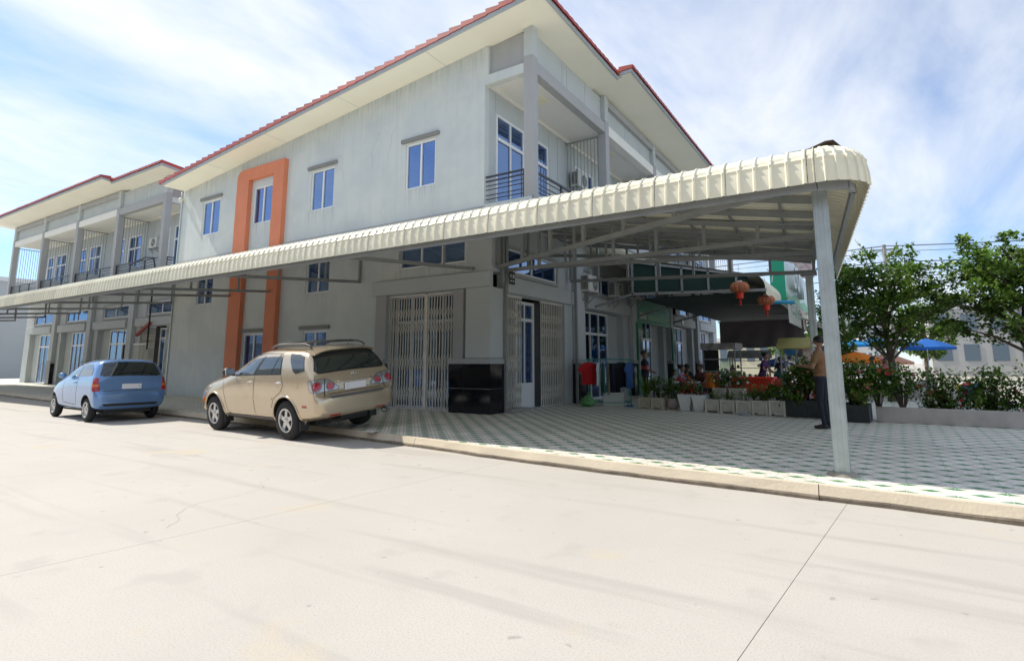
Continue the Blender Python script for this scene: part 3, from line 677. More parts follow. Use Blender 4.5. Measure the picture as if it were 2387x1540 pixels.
SK = -.085                                  # the right edge leans a little
def right_row(y, l):
    xh = -7.9 + (11.58 - y) / 3.9 * 7.54 if y < 11.58 else -7.9
    xh = min(xh, XC); xc = XC + SK * (y - YC); zt = ZW - (ZW - ZE) * (xh + 7.9) / (XC + 7.9); pts = []
    for q in (0, .5): pts.append((xh + (xc - xh) * q, y, zt + (ZE - zt) * q + l))
    for k, (r, z) in enumerate(PROF):
        s = min(1, k / 10); pts.append((xc + r * 1.15 + l * s, y, z + l * (1 - s)))
    return pts
y = YC
while y < 15.4: sheet(right_row, y, y + .9, 5); y += .9
def corner_row(t, l):
    pts = []
    for k, (r, z) in enumerate(PROF):
        s = min(1, k / 10); rr = r * (1 + .15 * t / (PI / 2)) + l * s; a = -PI / 2 + t
        pts.append((XC + rr * math.cos(a), YC + rr * math.sin(a), z + l * (1 - s) * (.2 + .8 * min(1, r / .2))))
    return pts
sheet(corner_row, 0, PI / 4, 3); sheet(corner_row, PI / 4, PI / 2, 3)
fl = MB()
for a, b in ((.12, 1.0),):
    p = [Vector((-7.9 + 7.54 * s, 11.58 - 3.9 * s, ZW - (ZW - ZE) * s + .05 + .06 * max(0, s - .55) + .010 * math.sin(s * 40))) for s in [a + (b - a) * k / 24 for k in range(25)]] + [Vector((XC + .2, YC - .12, ZE + .025))]
    d = Vector((3.9, 7.54, 0)).normalized() * .17
    vs = [q for v in p for q in (v + d - Vector((0, 0, .03)), v + Vector((0, 0, .02)), v - d - Vector((0, 0, .03)))]
    fl.add(vs, [(3 * i + j, 3 * i + 3 + j, 3 * i + 4 + j, 3 * i + 1 + j) for i in range(len(p) - 1) for j in (0, 1)])
fl.build('hip_flashing', mat('rusty_flashing', (.22, .15, .11), .7, .3, var=.5, scale=9), canopy, world=True)
E1 = MB(); E1.box(-47.2, XC, 7.10, 7.15, 3.38, 3.49); E1.box(-47.2, XC, 7.42, 7.48, 3.84, 3.93)
ye = 15.45
E1.beam((XC + .36, YC, 3.43), (XC + .36 + SK * (ye - YC), ye, 3.43), .05, .1); E1.beam((XC + .05, YC, 3.86), (XC + .05 + SK * (ye - YC), ye, 3.86), .06, .1)
E1.beam((XC, 7.13, 3.43), (XC + .3, 7.25, 3.43), .05, .1); E1.beam((XC + .3, 7.25, 3.43), (XC + .36, 7.5, 3.43), .05, .1)
E1.build('edge_beam', M_truss, canopy, world=True)
def zr(p):                                   # roof height above a plan point of the right wing
    return ZW - (ZW - ZE) * max(0, min(1, (p.x + 7.9) / (XC + 7.9)))
def truss(a, b, zb0, zb1, n, w=.07, top=True):
    m = MB(); a = Vector(a); b = Vector(b)
    za, zb = zr(a) - .13, zr(b) - .10
    A0, B0 = Vector((a.x, a.y, zb0)), Vector((b.x, b.y, zb1)); A1, B1 = Vector((a.x, a.y, za)), Vector((b.x, b.y, zb))
    m.beam(A0, B0, w, .09); m.beam(A1, B1, w, .08)
    for k in range(n + 1):
        s = k / n; p = A0.lerp(B0, s); q = A1.lerp(B1, s)
        if (q - p).length > .12: m.beam(p + Vector((0, 0, .045)), q - Vector((0, 0, .04)), w * .8, .07)
    m.build('truss', M_truss, canopy, world=True)
truss((-7.9, 11.72, 0), (XC + .05, 7.55, 0), 3.86, 3.62, 7, .09)
truss((-7.9, 12.1, 0), (XC - .25, 11.4, 0), 3.82, 3.72, 7, .08)
truss((-7.85, 15.75, 0), (-.98, 15.25, 0), 3.98, 3.60, 7, .08)
truss((-7.9, 13.2, 0), (XC + SK * (13.2 - YC), 13.2, 0), 4.05, 3.72, 6, .055); truss((-7.9, 14.4, 0), (XC + SK * (14.4 - YC), 14.4, 0), 4.6, 3.78, 5, .05)
rf = MB()
for k in range(1, 9):                        # rafters along the fall of the right wing
    y0 = 7.6 + k * .98
    xh = -7.9 + (11.58 - y0) / 3.9 * 7.54 if y0 < 11.58 else -7.9
    a = Vector((xh, y0, 0)); b = Vector((XC + SK * (y0 - YC), y0, 0))
    rf.beam((a.x, a.y, zr(a) - .085), (b.x, b.y, ZE - .085), .05, .10)
rf.build('rafter', M_truss, canopy, world=True)
pu = MB()
for k in range(8):                           # purlins parallel to the right edge
    x0 = -.9 - .95 * k; ya = 11.58 - (x0 + 7.9) / 7.54 * 3.9
    z = zr(Vector((x0, 0, 0))) - .03; pu.beam((x0, ya, z), (x0 + SK * (15.4 - ya), 15.4, z), .04, .05)
pu.build('purlin', M_truss, canopy, world=True)
for bx in (-8.55, -12.9, -17.2, -19.6, -24.0, -28.4, -32.8, -37.2, -41.6, -46):
    m = MB(); zt = lambda y: ZW - (ZW - ZE) * (11.58 - y) / (11.58 - YC) - .08
    m.beam((bx, 11.55, 3.84), (bx, 7.14, 3.46), .06, .08); m.beam((bx, 11.55, 3.80), (bx, 11.55, zt(11.55)), .06, .06); m.beam((bx, 10.3, 3.76), (bx, 10.3, zt(10.3)), .05, .05); m.beam((bx, 8.8, 3.62), (bx, 8.8, zt(8.8)), .05, .05)
    m.beam((bx, 11.55, zt(11.55)), (bx, 7.46, zt(7.46)), .06, .07); m.build('wall_bracket', M_truss, canopy, world=True)
lp = MB()
for y0 in (10.6, 9.5, 8.4):
    z = ZW - (ZW - ZE) * (11.58 - y0) / (11.58 - YC) - .03; x1 = -7.9 + (11.58 - y0) / 3.9 * 7.54; lp.box(-47.2, x1, y0 - .02, y0 + .02, z - .05, z)
lp.build('purlin', M_truss, canopy, world=True)
def post(x, y, z1, name='post', w=.15, d=.13):
    m = MB(); m.box(x - w / 2, x + w / 2, y - d / 2, y + d / 2, .15, z1)
    for s in (-1, 1): m.box(x + s * w * .28 - .014, x + s * w * .28 + .014, y - d / 2 - .008, y - d / 2, .15, z1)
    for s in (-1, 1): m.box(x - w / 2 - .008 if s < 0 else x + w / 2, x - w / 2 if s < 0 else x + w / 2 + .008, y - .03, y + .03, .15, z1)
    o = m.build(name, M_galv, canopy, world=True, bevel=.006)
    b = MB(); b.box(x - w / 2 - .03, x + w / 2 + .03, y - d / 2 - .03, y + d / 2 + .03, .148, .165); b.lathe([(.17, .15), (.15, .175), (.11, .19)], 12, (x, y, 0))
    sub(o, canopy); b.build('post_foot', mat('mortar', (.40, .36, .30), .95, var=.3, scale=12, bump=.6), o, world=True)
    c = MB(); c.box(x - .17, x + .17, y - .11, y + .11, z1, z1 + .10); c.build('post_head', M_truss, o, world=True)
post(-.36, 7.50, 3.57); post(-1.10, 15.25, 3.52)
for a_ in ((-7.94, -7.86, 11.86, 11.94, 3.5, 5.2), (-7.93, -7.87, 12.02, 12.09, .15, 5.2), (-7.77, -7.70, 15.83, 15.90, .15, 4.6)): wp = MB(); wp.box(*a_); wp.build('wall_post', M_truss, canopy, world=True)
for x_ in (-30.6, -39.4): wp = MB(); wp.box(x_, x_ + .1, 7.4, 7.5, .12, 3.85); wp.build('post', M_galv, canopy, world=True)
# ------------------------------------------------------------------ cars
M_dkglass = mat('car_glass', (.012, .022, .024), .03, spec=.9, coat=.6)
M_tyre = mat('tyre_rubber', (.022, .022, .023), .85, var=.3, scale=20, bump=.3, bscale=80)
M_alloy = mat('alloy_rim', (.58, .58, .58), .28, .9)
M_chrome = mat('chrome', (.75, .75, .76), .12, 1.)
M_clad = mat('grey_cladding', (.10, .095, .09), .6)
M_red = mat('red_lens', (.36, .008, .012), .12, coat=.8)
M_clearlens = mat('clear_lens', (.40, .40, .41), .15, .55, coat=.8)
M_amber = mat('amber_lens', (.65, .18, .03), .2, coat=.5)
M_plate = mat('number_plate', (.72, .72, .74), .4)
M_gap = mat('panel_gap', (.03, .028, .025), .8)
M_seal = mat('rubber_seal', (.015, .015, .016), .5)
def paint(name, col, metal=.55, dust=.0):
    return mat(name, col, .22, metal, var=.05, scale=2, coat=.7)
class Car:
    def __init__(s, root, stations, body_mat, axles, arch_r, arch_z, arch_in, bottom_mat=M_clad):
        s.root = root; m = MB(); n = 11; rows = []
        for x, pts in stations:
            half = [Vector((x, y, z)) for y, z in pts]; full = half + [Vector((x, -p.y, p.z)) for p in reversed(half[1:-1])]; rows.append(full)
        w = len(rows[0]); vs = [p for r in rows for p in r]; fs = []
        for i in range(len(rows) - 1):
            for k in range(w): fs.append((i * w + k, i * w + (k + 1) % w, (i + 1) * w + (k + 1) % w, (i + 1) * w + k))
        for i, rev in ((0, True), (len(rows) - 1, False)):        # caps as quad strips
            b = i * w
            for k in range(n - 1):
                a0, a1 = b + k, b + k + 1; c0, c1 = b + (w - k) % w, b + (w - k - 1) % w
                f = [a0, a1, c1, c0]; f = [q for j, q in enumerate(f) if q not in f[:j]]
                if len(f) > 2: fs.append(tuple(f))
        m.add(vs, fs); tmp = m.build('tmp', [body_mat, M_seal])
        su = tmp.modifiers.new('s', 'SUBSURF'); su.levels = 2; su.render_levels = 2
        cut = MB()
        for ax in axles:
            for sg in (1, -1):
                cut.lathe([(arch_r, sg * arch_in), (arch_r, sg * 1.3)], 40, (ax, 0, arch_z), 'y')
                cut.box(ax - arch_r, ax + arch_r, min(sg * arch_in, sg * 1.3), max(sg * arch_in, sg * 1.3), -.2, arch_z - .02) if False else None
        me = evalmesh(tmp); tmp.modifiers.clear(); tmp.data = me
        for k, ax in enumerate([(a, sg) for a in axles for sg in (1, -1)]):
            c = MB(); c.lathe([(arch_r, ax[1] * arch_in), (arch_r, ax[1] * 1.3)], 44, (ax[0], 0, arch_z), 'y'); cu = c.build('cut', [body_mat, M_seal])
            for p in cu.data.polygons: p.material_index = 1
            bm = tmp.modifiers.new('b', 'BOOLEAN'); bm.object = cu; bm.operation = 'DIFFERENCE'; bm.solver = 'EXACT'; bm.material_mode = 'INDEX'
            me = evalmesh(tmp); tmp.modifiers.clear(); tmp.data = me; bpy.data.objects.remove(cu)
        b = bmesh.new(); b.from_mesh(me); s.bvh = BVHTree.FromBMesh(b); b.free()
        me.polygons.foreach_set('use_smooth', [True] * len(me.polygons)); sharp(me, 32)
        o = bpy.data.objects.new('body', me); C.objects.link(o); o.parent = root; s.body = o; bpy.data.objects.remove(tmp)
    def cast(s, kind, a, b, sg=1):
        o, d = {'side': ((a, sg * 3, b), (0, -sg, 0)), 'rear': ((-4, a, b), (1, 0, 0)), 'front': ((7, a, b), (-1, 0, 0)), 'top': ((a, b, 4), (0, 0, -1)), 'corner': ((a * .7071 - 2.83, sg * (a * .7071 + 2.83), b), (.7071, -.7071 * sg, 0))}[kind]
        h = s.bvh.ray_cast(Vector(o), Vector(d))
        return (h[0], h[1]) if h[0] is not None else (Vector(o) + Vector(d) * (2.2 if kind == 'side' else 3.2), -Vector(d))
    def patch(s, name, poly, m, kind='side', sg=1, lift=.006, cuts=3, parent=None, sink=.012):
        bm = bmesh.new(); vs = [bm.verts.new((p[0], p[1], 0)) for p in poly]; bm.faces.new(vs)
        bmesh.ops.triangulate(bm, faces=bm.faces)
        bmesh.ops.subdivide_edges(bm, edges=bm.edges, cuts=cuts, use_grid_fill=True)
        hits = {}
        for v in bm.verts:
            h, nn = s.cast(kind, v.co.x, v.co.y, sg); hits[v.index] = (h, nn); 
        bm.verts.index_update()
        D = {'side': Vector((0, sg, 0)), 'rear': Vector((-1, 0, 0)), 'front': Vector((1, 0, 0)), 'top': Vector((0, 0, 1)), 'corner': Vector((-.7071, .7071 * sg, 0))}[kind]
        for v in bm.verts:
            h, nn = s.cast(kind, v.co.x, v.co.y, sg); v.tag = True; v.co = h + D * lift
        be = [e for e in bm.edges if len(e.link_faces) == 1]
        r = bmesh.ops.extrude_edge_only(bm, edges=be)
        for v in [q for q in r['geom'] if isinstance(q, bmesh.types.BMVert)]: v.co -= D * (lift + sink)
        bmesh.ops.recalc_face_normals(bm, faces=bm.faces)
        me = bpy.data.meshes.new(name); bm.to_mesh(me); bm.free(); me.materials.append(m)
        me.polygons.foreach_set('use_smooth', [True] * len(me.polygons)); sharp(me, 35)
        o = bpy.data.objects.new(name, me); C.objects.link(o); o.parent = parent or s.root; return o
    def line(s, name, pts, m=None, w=.007, kind='side', sg=1, lift=.0016, parent=None):
        mb = MB(); P = []
        for (a, b), (c, d) in zip(pts, pts[1:]):
            n = max(2, int(math.hypot(c - a, d - b) / .06)); P += [(a + (c - a) * k / n, b + (d - b) * k / n) for k in range(n)]
        P.append(pts[-1]); vs = []
        D = {'side': Vector((0, sg, 0)), 'rear': Vector((-1, 0, 0)), 'front': Vector((1, 0, 0)), 'top': Vector((0, 0, 1)), 'corner': Vector((-.7071, .7071 * sg, 0))}[kind]
        for i, (a, b) in enumerate(P):
            p, q = P[max(i - 1, 0)], P[min(i + 1, len(P) - 1)]; l = math.hypot(q[0] - p[0], q[1] - p[1]) or 1; nx, ny = -(q[1] - p[1]) / l * w / 2, (q[0] - p[0]) / l * w / 2
            for sgn in (1, -1): vs.append(s.cast(kind, a + nx * sgn, b + ny * sgn, sg)[0] + D * lift)
        mb.add(vs, [(2 * i, 2 * i + 1, 2 * i + 3, 2 * i + 2) for i in range(len(P) - 1)])
        return mb.build(name, m or M_gap, parent or s.body, recalc=False)
def wheel(root, x, y, r, w, rim_r, sg, rough_tread=True, spokes=5):
    t = MB(); h = w / 2
    t.lathe([(rim_r, -h + .01), (rim_r + .03, -h), (r - .035, -h + .004), (r - .008, -h + .03), (r, -h + .06), (r, h - .06), (r - .008, h - .03), (r - .035, h - .004), (rim_r + .03, h), (rim_r, h - .01)], 40, (0, 0, 0), 'y', close=False)
    o = bpy.data.objects.new('wheel', t.mesh('wheel', M_tyre, True)); C.objects.link(o); o.parent = root; o.location = (x, y, r)
    f = MB(); c = sg * h
    f.lathe([(rim_r + .006, sg * (h - .012)), (rim_r + .004, sg * (h + .004)), (rim_r - .022, sg * (h - .002)), (rim_r - .03, sg * (h - .07)), (rim_r - .03, -sg * h * .8)], 36, (0, 0, 0), 'y', close=False)
    for k in range(spokes):
        a = 2 * PI * k / spokes + .3; d = Vector((math.cos(a), 0, math.sin(a))); e = Vector((-math.sin(a), 0, math.cos(a)))
        q = []
        for rr, ww, yy in ((.03, .048, h - .012), (rim_r * .55, .038, h - .018), (rim_r - .012, .046, h - .03)):
            for s_ in (1, -1): q.append(d * rr + e * ww * s_ + Vector((0, sg * yy, 0)))
        q2 = [p - Vector((0, sg * .035, 0)) - (e * .006) for p in q]
        f.add(q + q2, [(0, 2, 3, 1), (2, 4, 5, 3), (6, 7, 9, 8), (8, 9, 11, 10), (0, 6, 8, 2), (2, 8, 10, 4), (1, 3, 9, 7), (3, 5, 11, 9), (4, 10, 11, 5), (0, 1, 7, 6)])
    f.lathe([(.062, sg * (h - .05)), (.060, sg * (h - .008)), (.04, sg * (h + .002)), (0.001, sg * (h + .004))], 18, (0, 0, 0), 'y', close=False)
    ri = f.build('rim', M_alloy, o, smooth=False, auto=35)
    b = MB(); b.lathe([(rim_r - .03, sg * (h - .10)), (.001, sg * (h - .105))], 24, (0, 0, 0), 'y', close=False); b.build('brake_disc', M_black, o)
    return o
M_gold = paint('champagne_paint', (.56, .46, .33), .6)
suv = thing('parked_suv', 'champagne gold SUV parked with its right wheels up on the kerb', 'SUV')
rx, rz = -.093, PI - .06
suv.rotation_euler = (rx, 0, rz); suv.rotation_mode = 'XYZ'
Rm = Euler((rx, 0, rz)).to_matrix(); suv.location = Vector((-9.27, 7.50, .078)) + Rm @ Vector((-.17, 0, 0))
def st(x, zb, W, z3, p4, p5, p6, p7, p8, p9, H): return (x, [(0, zb), (.70 * W, zb), (.95 * W, zb + .03), (W * .995, z3), p4, p5, p6, p7, p8, p9, (0, H)])
SUV = [
 st(-1.00, .50, .60, .58, (.60, .66), (.58, .72), (.54, .755), (.46, .765), (.36, .77), (.2, .775), .775),
 st(-.985, .45, .78, .57, (.78, .66), (.76, .74), (.71, .775), (.6, .785), (.45, .79), (.25, .79), .79),
 st(-.95, .42, .86, .56, (.865, .68), (.85, .76), (.80, .785), (.65, .795), (.48, .80), (.26, .80), .80),
 st(-.905, .41, .885, .56, (.895, .70), (.888, .79), (.868, .823), (.70, .83), (.5, .83), (.26, .83), .83),
 st(-.885, .40, .89, .56, (.898, .74), (.893, .97), (.873, 1.025), (.72, 1.04), (.52, 1.048), (.27, 1.05), 1.05),
 st(-.83, .39, .893, .56, (.902, .77), (.892, 1.10), (.873, 1.185), (.75, 1.218), (.57, 1.23), (.3, 1.237), 1.24),
 st(-.70, .36, .895, .56, (.904, .78), (.892, 1.02), (.870, 1.21), (.815, 1.39), (.70, 1.437), (.38, 1.455), 1.46),
 st(-.55, .34, .898, .56, (.905, .78), (.89, 1.0), (.868, 1.20), (.815, 1.41), (.742, 1.565), (.54, 1.612), 1.63),
 st(-.47, .32, .90, .56, (.906, .78), (.89, 1.0), (.868, 1.20), (.81, 1.40), (.738, 1.565), (.56, 1.635), 1.66),
 st(-.30, .30, .90, .56, (.907, .78), (.893, 1.0), (.87, 1.20), (.812, 1.40), (.742, 1.575), (.57, 1.65), 1.675),
 st(.5, .28, .90, .55, (.907, .78), (.895, 1.0), (.872, 1.20), (.815, 1.40), (.745, 1.59), (.57, 1.668), 1.69),
 st(1.0, .28, .90, .55, (.907, .78), (.895, 1.0), (.872, 1.19), (.812, 1.39), (.738, 1.575), (.56, 1.652), 1.675),
 st(1.35, .28, .90, .55, (.907, .78), (.895, 1.0), (.87, 1.18), (.80, 1.36), (.715, 1.51), (.54, 1.575), 1.595),
 st(1.75, .28, .90, .55, (.907, .78), (.893, .99), (.866, 1.165), (.79, 1.28), (.70, 1.355), (.5, 1.395), 1.41),
 st(2.12, .28, .90, .55, (.907, .77), (.89, .98), (.858, 1.12), (.79, 1.155), (.68, 1.18), (.45, 1.195), 1.20),
 st(2.32, .28, .90, .55, (.905, .77), (.885, .96), (.85, 1.075), (.775, 1.105), (.65, 1.125), (.42, 1.135), 1.14),
 st(2.75, .30, .895, .55, (.90, .76), (.87, .92), (.825, 1.02), (.74, 1.055), (.60, 1.075), (.36, 1.085), 1.09),
 st(3.15, .32, .87, .54, (.875, .74), (.835, .86), (.775, .94), (.69, .985), (.54, 1.01), (.32, 1.02), 1.025),
 st(3.38, .34, .80, .52, (.80, .68), (.765, .77), (.71, .835), (.62, .875), (.48, .895), (.28, .905), .91),
 st(3.50, .36, .70, .50, (.70, .62), (.665, .69), (.61, .735), (.53, .76), (.4, .775), (.22, .78), .785),
 st(3.56, .40, .52, .50, (.52, .58), (.50, .63), (.46, .66), (.4, .68), (.3, .69), (.16, .695), .70)]
cs = Car(suv, SUV, M_gold, (0, 2.65), .415, .375, .60)
for sg in (1, -1):
    fd = cs.patch('front_window', [(1.90, 1.175), (1.80, 1.285), (1.53, 1.435), (1.24, 1.545), (.83, 1.58), (1.10, 1.19)], M_dkglass, 'side', sg, parent=cs.body)
    cs.patch('rear_window', [(1.02, 1.19), (.745, 1.582), (.26, 1.582), (.16, 1.21)], M_dkglass, 'side', sg, parent=cs.body)
    cs.patch('quarter_window', [(.0, 1.572), (-.28, 1.555), (-.47, 1.51), (-.58, 1.26), (-.34, 1.215), (-.24, 1.25), (-.13, 1.38)], M_dkglass, 'side', sg, .009, 7, parent=cs.body)
    cs.patch('window_pillar', [(1.085, 1.195), (1.035, 1.195), (.755, 1.585), (.815, 1.585)], M_seal, 'side', sg, lift=.005, cuts=4, parent=cs.body)
    cs.line('window_seal', [(1.96, 1.165), (1.85, 1.29), (1.55, 1.455), (1.24, 1.568), (.80, 1.605), (.24, 1.602), (.145, 1.20), (1.96, 1.165)], M_seal, .022, 'side', sg, .003)
    cs.line('door_gap', [(2.28, 1.08), (2.24, .90), (2.16, .70), (2.09, .44), (1.9, .36), (1.03, .35), (1.06, .75), (1.04, 1.17)], None, .012, 'side', sg)
    cs.line('door_gap', [(.145, 1.19), (.05, 1.0), (.12, .88), (.36, .74), (.44, .58)], None, .012, 'side', sg)
    cs.line('door_gap', [(1.03, .36), (.50, .37)], None, .012, 'side', sg)
    cs.line('bonnet_gap', [(2.35, 1.075), (3.1, .955), (3.36, .83)], None, .007, 'side', sg)
    cs.line('window_divider', [(.47, 1.21), (.30, 1.57)], M_seal, .022, 'side', sg, .009)
    cs.patch('door_trim', [(2.12, .742), (2.12, .715), (1.07, .722), (1.07, .75)], M_gold, 'side', sg, .012, 4); cs.patch('door_trim', [(1.05, .75), (1.05, .722), (.41, .728), (.41, .758)], M_gold, 'side', sg, .012, 4)
    cs.patch('sill_cladding', [(2.18, .385), (2.18, .295), (.47, .295), (.47, .385)], M_clad, 'side', sg, .010, 4)
    cs.patch('fuel_flap' if sg > 0 else 'rear_panel_seam', [(-.28, 1.09), (-.42, 1.09), (-.42, .95), (-.28, .95)], M_gold, 'side', sg, .002, 2)
    for x in (1.12, .12):
        cs.patch('handle_recess', [(x + .16, 1.065), (x - .02, 1.075), (x - .02, 1.015), (x + .08, .995), (x + .16, 1.01)], M_gold, 'side', sg, .001, 2)
        hb = MB(); p = cs.cast('side', x + .07, 1.045, sg)[0]; hb.tube([(x + .17, p.y - .002 * sg, 1.038), (x + .13, p.y + .028 * sg, 1.042), (x + .02, p.y + .028 * sg, 1.048), (x - .02, p.y - .002 * sg, 1.05)], .013, 8); hb.build('door_handle', M_chrome, suv, smooth=True)
    mi = MB(); c = Vector((1.80, sg * 1.0, 1.245))
    mi.ball(c, (.075, .115, .085), 14, 10, 0); mi.box(c.x - .076, c.x - .06, c.y - .09, c.y + .09, c.z - .06, c.z + .06, 1); mi.beam((1.83, sg * .87, 1.17), (1.81, sg * .95, 1.21), .06, .05, 0)
    mi.build('wing_mirror', [M_black if sg > 0 else M_black, M_chrome], suv, auto=40)
    # lamps
    L = [(.15, 1.095), (.02, 1.118), (-.10, 1.122), (-.22, 1.105), (-.32, 1.03), (-.42, .915), (-.41, .89), (-.22, .870), (-.03, .866), (.08, .878), (.13, .93)]
    L = [(-.13 + (a + .13) * .86, .99 + (b - .99) * .86) for a, b in L]
    tl = cs.patch('tail_light', L, M_clearlens, 'corner', sg, .010, 5)
    cs.line('lamp_rim', L + [L[0]], M_seal, .016, 'corner', sg, .0095, parent=tl)
    for aa, zz_, r in ((-.045, .985, .066), (-.255, .972, .053)):
        cs.patch('red_lamp', [(aa + r * math.cos(k * PI / 6), zz_ + r * 1.12 * math.sin(k * PI / 6)) for k in range(12)], M_red, 'corner', sg, .017, 2, parent=tl)
        cs.line('lamp_ring', [(aa + r * 1.15 * math.cos(k * PI / 8), zz_ + r * 1.29 * math.sin(k * PI / 8)) for k in range(17)], M_clad, .010, 'corner', sg, .0125, parent=tl)
    cs.line('light_split', [(-.165, 1.115), (-.165, .87), (-.175, .80)], None, .012, 'corner', sg, .0125)
    cs.patch('side_marker', [(-.55, .655), (-.67, .655), (-.67, .615), (-.55, .615)], M_amber if False else M_red, 'side', sg, .008, 2)
    cs.patch('reflector', [(sg * .40, .47), (sg * .63, .47), (sg * .63, .44), (sg * .40, .44)], M_red, 'rear', sg, .006, 2)
    hl = cs.patch('headlight', [(3.17, .84), (3.02, .80), (3.05, .71), (3.24, .66), (3.30, .72)], M_clearlens, 'side', sg, .008, 3)
    cs.patch('headlight', [(sg * .40, .74), (sg * .74, .80), (sg * .76, .70), (sg * .42, .65)], M_clearlens, 'front', sg, .008, 3)
    cs.patch('turn_lamp', [(3.14, .70), (3.05, .68), (3.10, .58), (3.20, .57)], M_amber, 'side', sg, .010, 2)
    # arch lips
    for ax in (0, 2.65):
        ar = MB(); pts = []
        for k in range(23):
            a = math.radians(-14 + 208 * k / 22); x, z = ax + .428 * math.cos(a), .375 + .428 * math.sin(a); pts.append(cs.cast('side', x, z, sg)[0] + Vector((0, sg * -.004, 0)))
        ar.tube(pts, .022, 8); ar.build('wheel_arch_lip', M_gold, cs.body, smooth=True)
        fl_ = MB(); yy = .78 * sg; fl_.box(ax - .44, ax - .42, yy - .09, yy + .09, .20, .36); fl_.build('mud_flap', M_seal, suv)
    rr = MB(); y = .60 * sg
    rr.tube([(.86, y, 1.665), (.78, y, 1.705), (.62, y, 1.735), (0, y, 1.742), (-.25, y, 1.735), (-.40, y, 1.70), (-.46, y, 1.66)], .019, 8)
    rr.build('roof_rail', M_clad, suv, smooth=True)
for x in (.55, -.12):
    rr = MB(); rr.tube([(x, -.60, 1.745), (x, -.3, 1.762), (x, .3, 1.762), (x, .60, 1.745)], .017, 8); rr.build('roof_crossbar', M_clad, suv, smooth=True)
rg = cs.patch('rear_window', [(.66, 1.50), (.54, 1.565), (0, 1.60), (-.54, 1.565), (-.66, 1.50), (-.77, 1.26), (-.72, 1.225), (0, 1.24), (.72, 1.225), (.77, 1.26)], M_dkglass, 'rear', 1, .009, 7)
cs.line('glass_seal', [(.675, 1.505), (.55, 1.575), (0, 1.61), (-.55, 1.575), (-.675, 1.505), (-.785, 1.26), (-.73, 1.213), (0, 1.228), (.73, 1.213), (.785, 1.26), (.675, 1.505)], M_seal, .024, 'rear', 1, .004)
sp = MB(); n = 12; vs = []
for k in range(n + 1):
    y = -.70 + 1.40 * k / n; e = 1 - (abs(y) / .70) ** 4; zr_ = 1.60 + .065 * e
    vs += [(-.36, y, zr_ + .015), (-.58, y, zr_ - .012), (-.70 - .03 * e, y, zr_ - .045), (-.69, y, zr_ - .075), (-.50, y, zr_ - .06)]
sp.add(vs, [(k * 5 + j, k * 5 + (j + 1) % 5, k * 5 + 5 + (j + 1) % 5, k * 5 + 5 + j) for k in range(n) for j in range(5)] + [(0, 1, 2, 3, 4), tuple(n * 5 + j for j in (4, 3, 2, 1, 0))])
sp.build('spoiler', M_gold, suv, auto=50)
cs.patch('plate_recess', [(.30, 1.015), (-.50, 1.015), (-.42, .845), (.16, .845)] if False else [(.42, 1.015), (-.42, 1.015), (-.33, .845), (.33, .845)], M_gold, 'rear', 1, -.004, 4, sink=.002)
pl = MB(); px = cs.cast('rear', 0, .92)[0].x; pl.box(px - .022, px - .012, -.24, .24, .865, .985); plate = pl.build('number_plate', M_plate, suv, bevel=.003)
gl = MB()
for k in range(4):
    gl.box(px - .0235, px - .022, .14 + .0, .21, .955 - .022 * k, .962 - .022 * k); 
gl.build('plate_print', mat('faint_print', (.45, .47, .52), .5), plate)
gh = MB(); pts = [cs.cast('rear', -.40 + .8 * k / 10, 1.03)[0] + Vector((-.012, 0, 0)) for k in range(11)]; gh.tube(pts, .02, 8); gh.build('boot_garnish', M_gold, suv, smooth=True)
cs.patch('bumper_pad', [(.56, .835), (-.70, .835), (-.68, .80), (.52, .80)] if False else [(.62, .80), (-.62, .80), (-.58, .755), (.58, .755)], M_clad, 'rear', 1, .012, 5)
cs.line('tailgate_gap', [(.80, 1.19), (.84, 1.10)], None, .009, 'rear', 1); cs.line('tailgate_gap', [(.60, .835), (-.60, .835)], None, .010, 'rear', 1, .004)
em = MB(); pe = cs.cast('rear', 0, 1.145)[0]
em.tube([(pe.x - .016 - .000, .05 * math.cos(a), 1.145 + .036 * math.sin(a)) for a in [2 * PI * k / 20 for k in range(21)]], .006, 6)
em.tube([(pe.x - .016, .012, 1.172), (pe.x - .016, -.004, 1.128), (pe.x - .016, -.035, 1.128)], .006, 6); em.build('emblem', M_chrome, suv, smooth=True)
un = MB(); un.box(-.45, 3.2, -.55, .55, .24, .36); un.tube([(-.78, .32, .38), (-.78, -.30, .38)], .09, 12); un.tube([(-.95, .42, .34), (-.6, .42, .34)], .035, 10); un.tube([(0, -.7, .36), (0, .7, .36)], .04, 8); un.tube([(2.65, -.7, .36), (2.65, .7, .36)], .04, 8)
un.build('underbody', M_seal, suv)
hk = MB(); hk.tube([(-.93 + .02 * math.cos(a), -.66 + .05 * math.cos(a), .37 + .05 * math.sin(a)) for a in [2 * PI * k / 12 for k in range(13)]], .009, 6); hk.build('tow_hook', M_seal, suv)
for ax in (0, 2.65):
    for sg in (1, -1): wheel(suv, ax, sg * .775, .36, .225, .215, sg)
wsp = cs.patch('windscreen', [(1.42, .56), (1.42, -.56), (2.06, -.66), (2.06, .66)], M_dkglass, 'top', 1, .006, 5, parent=cs.body)
at = MB(); at.tube([(-.45, -.2, 1.66), (-.56, -.2, 1.80)], .004, 5); at.build('aerial', M_black, suv)
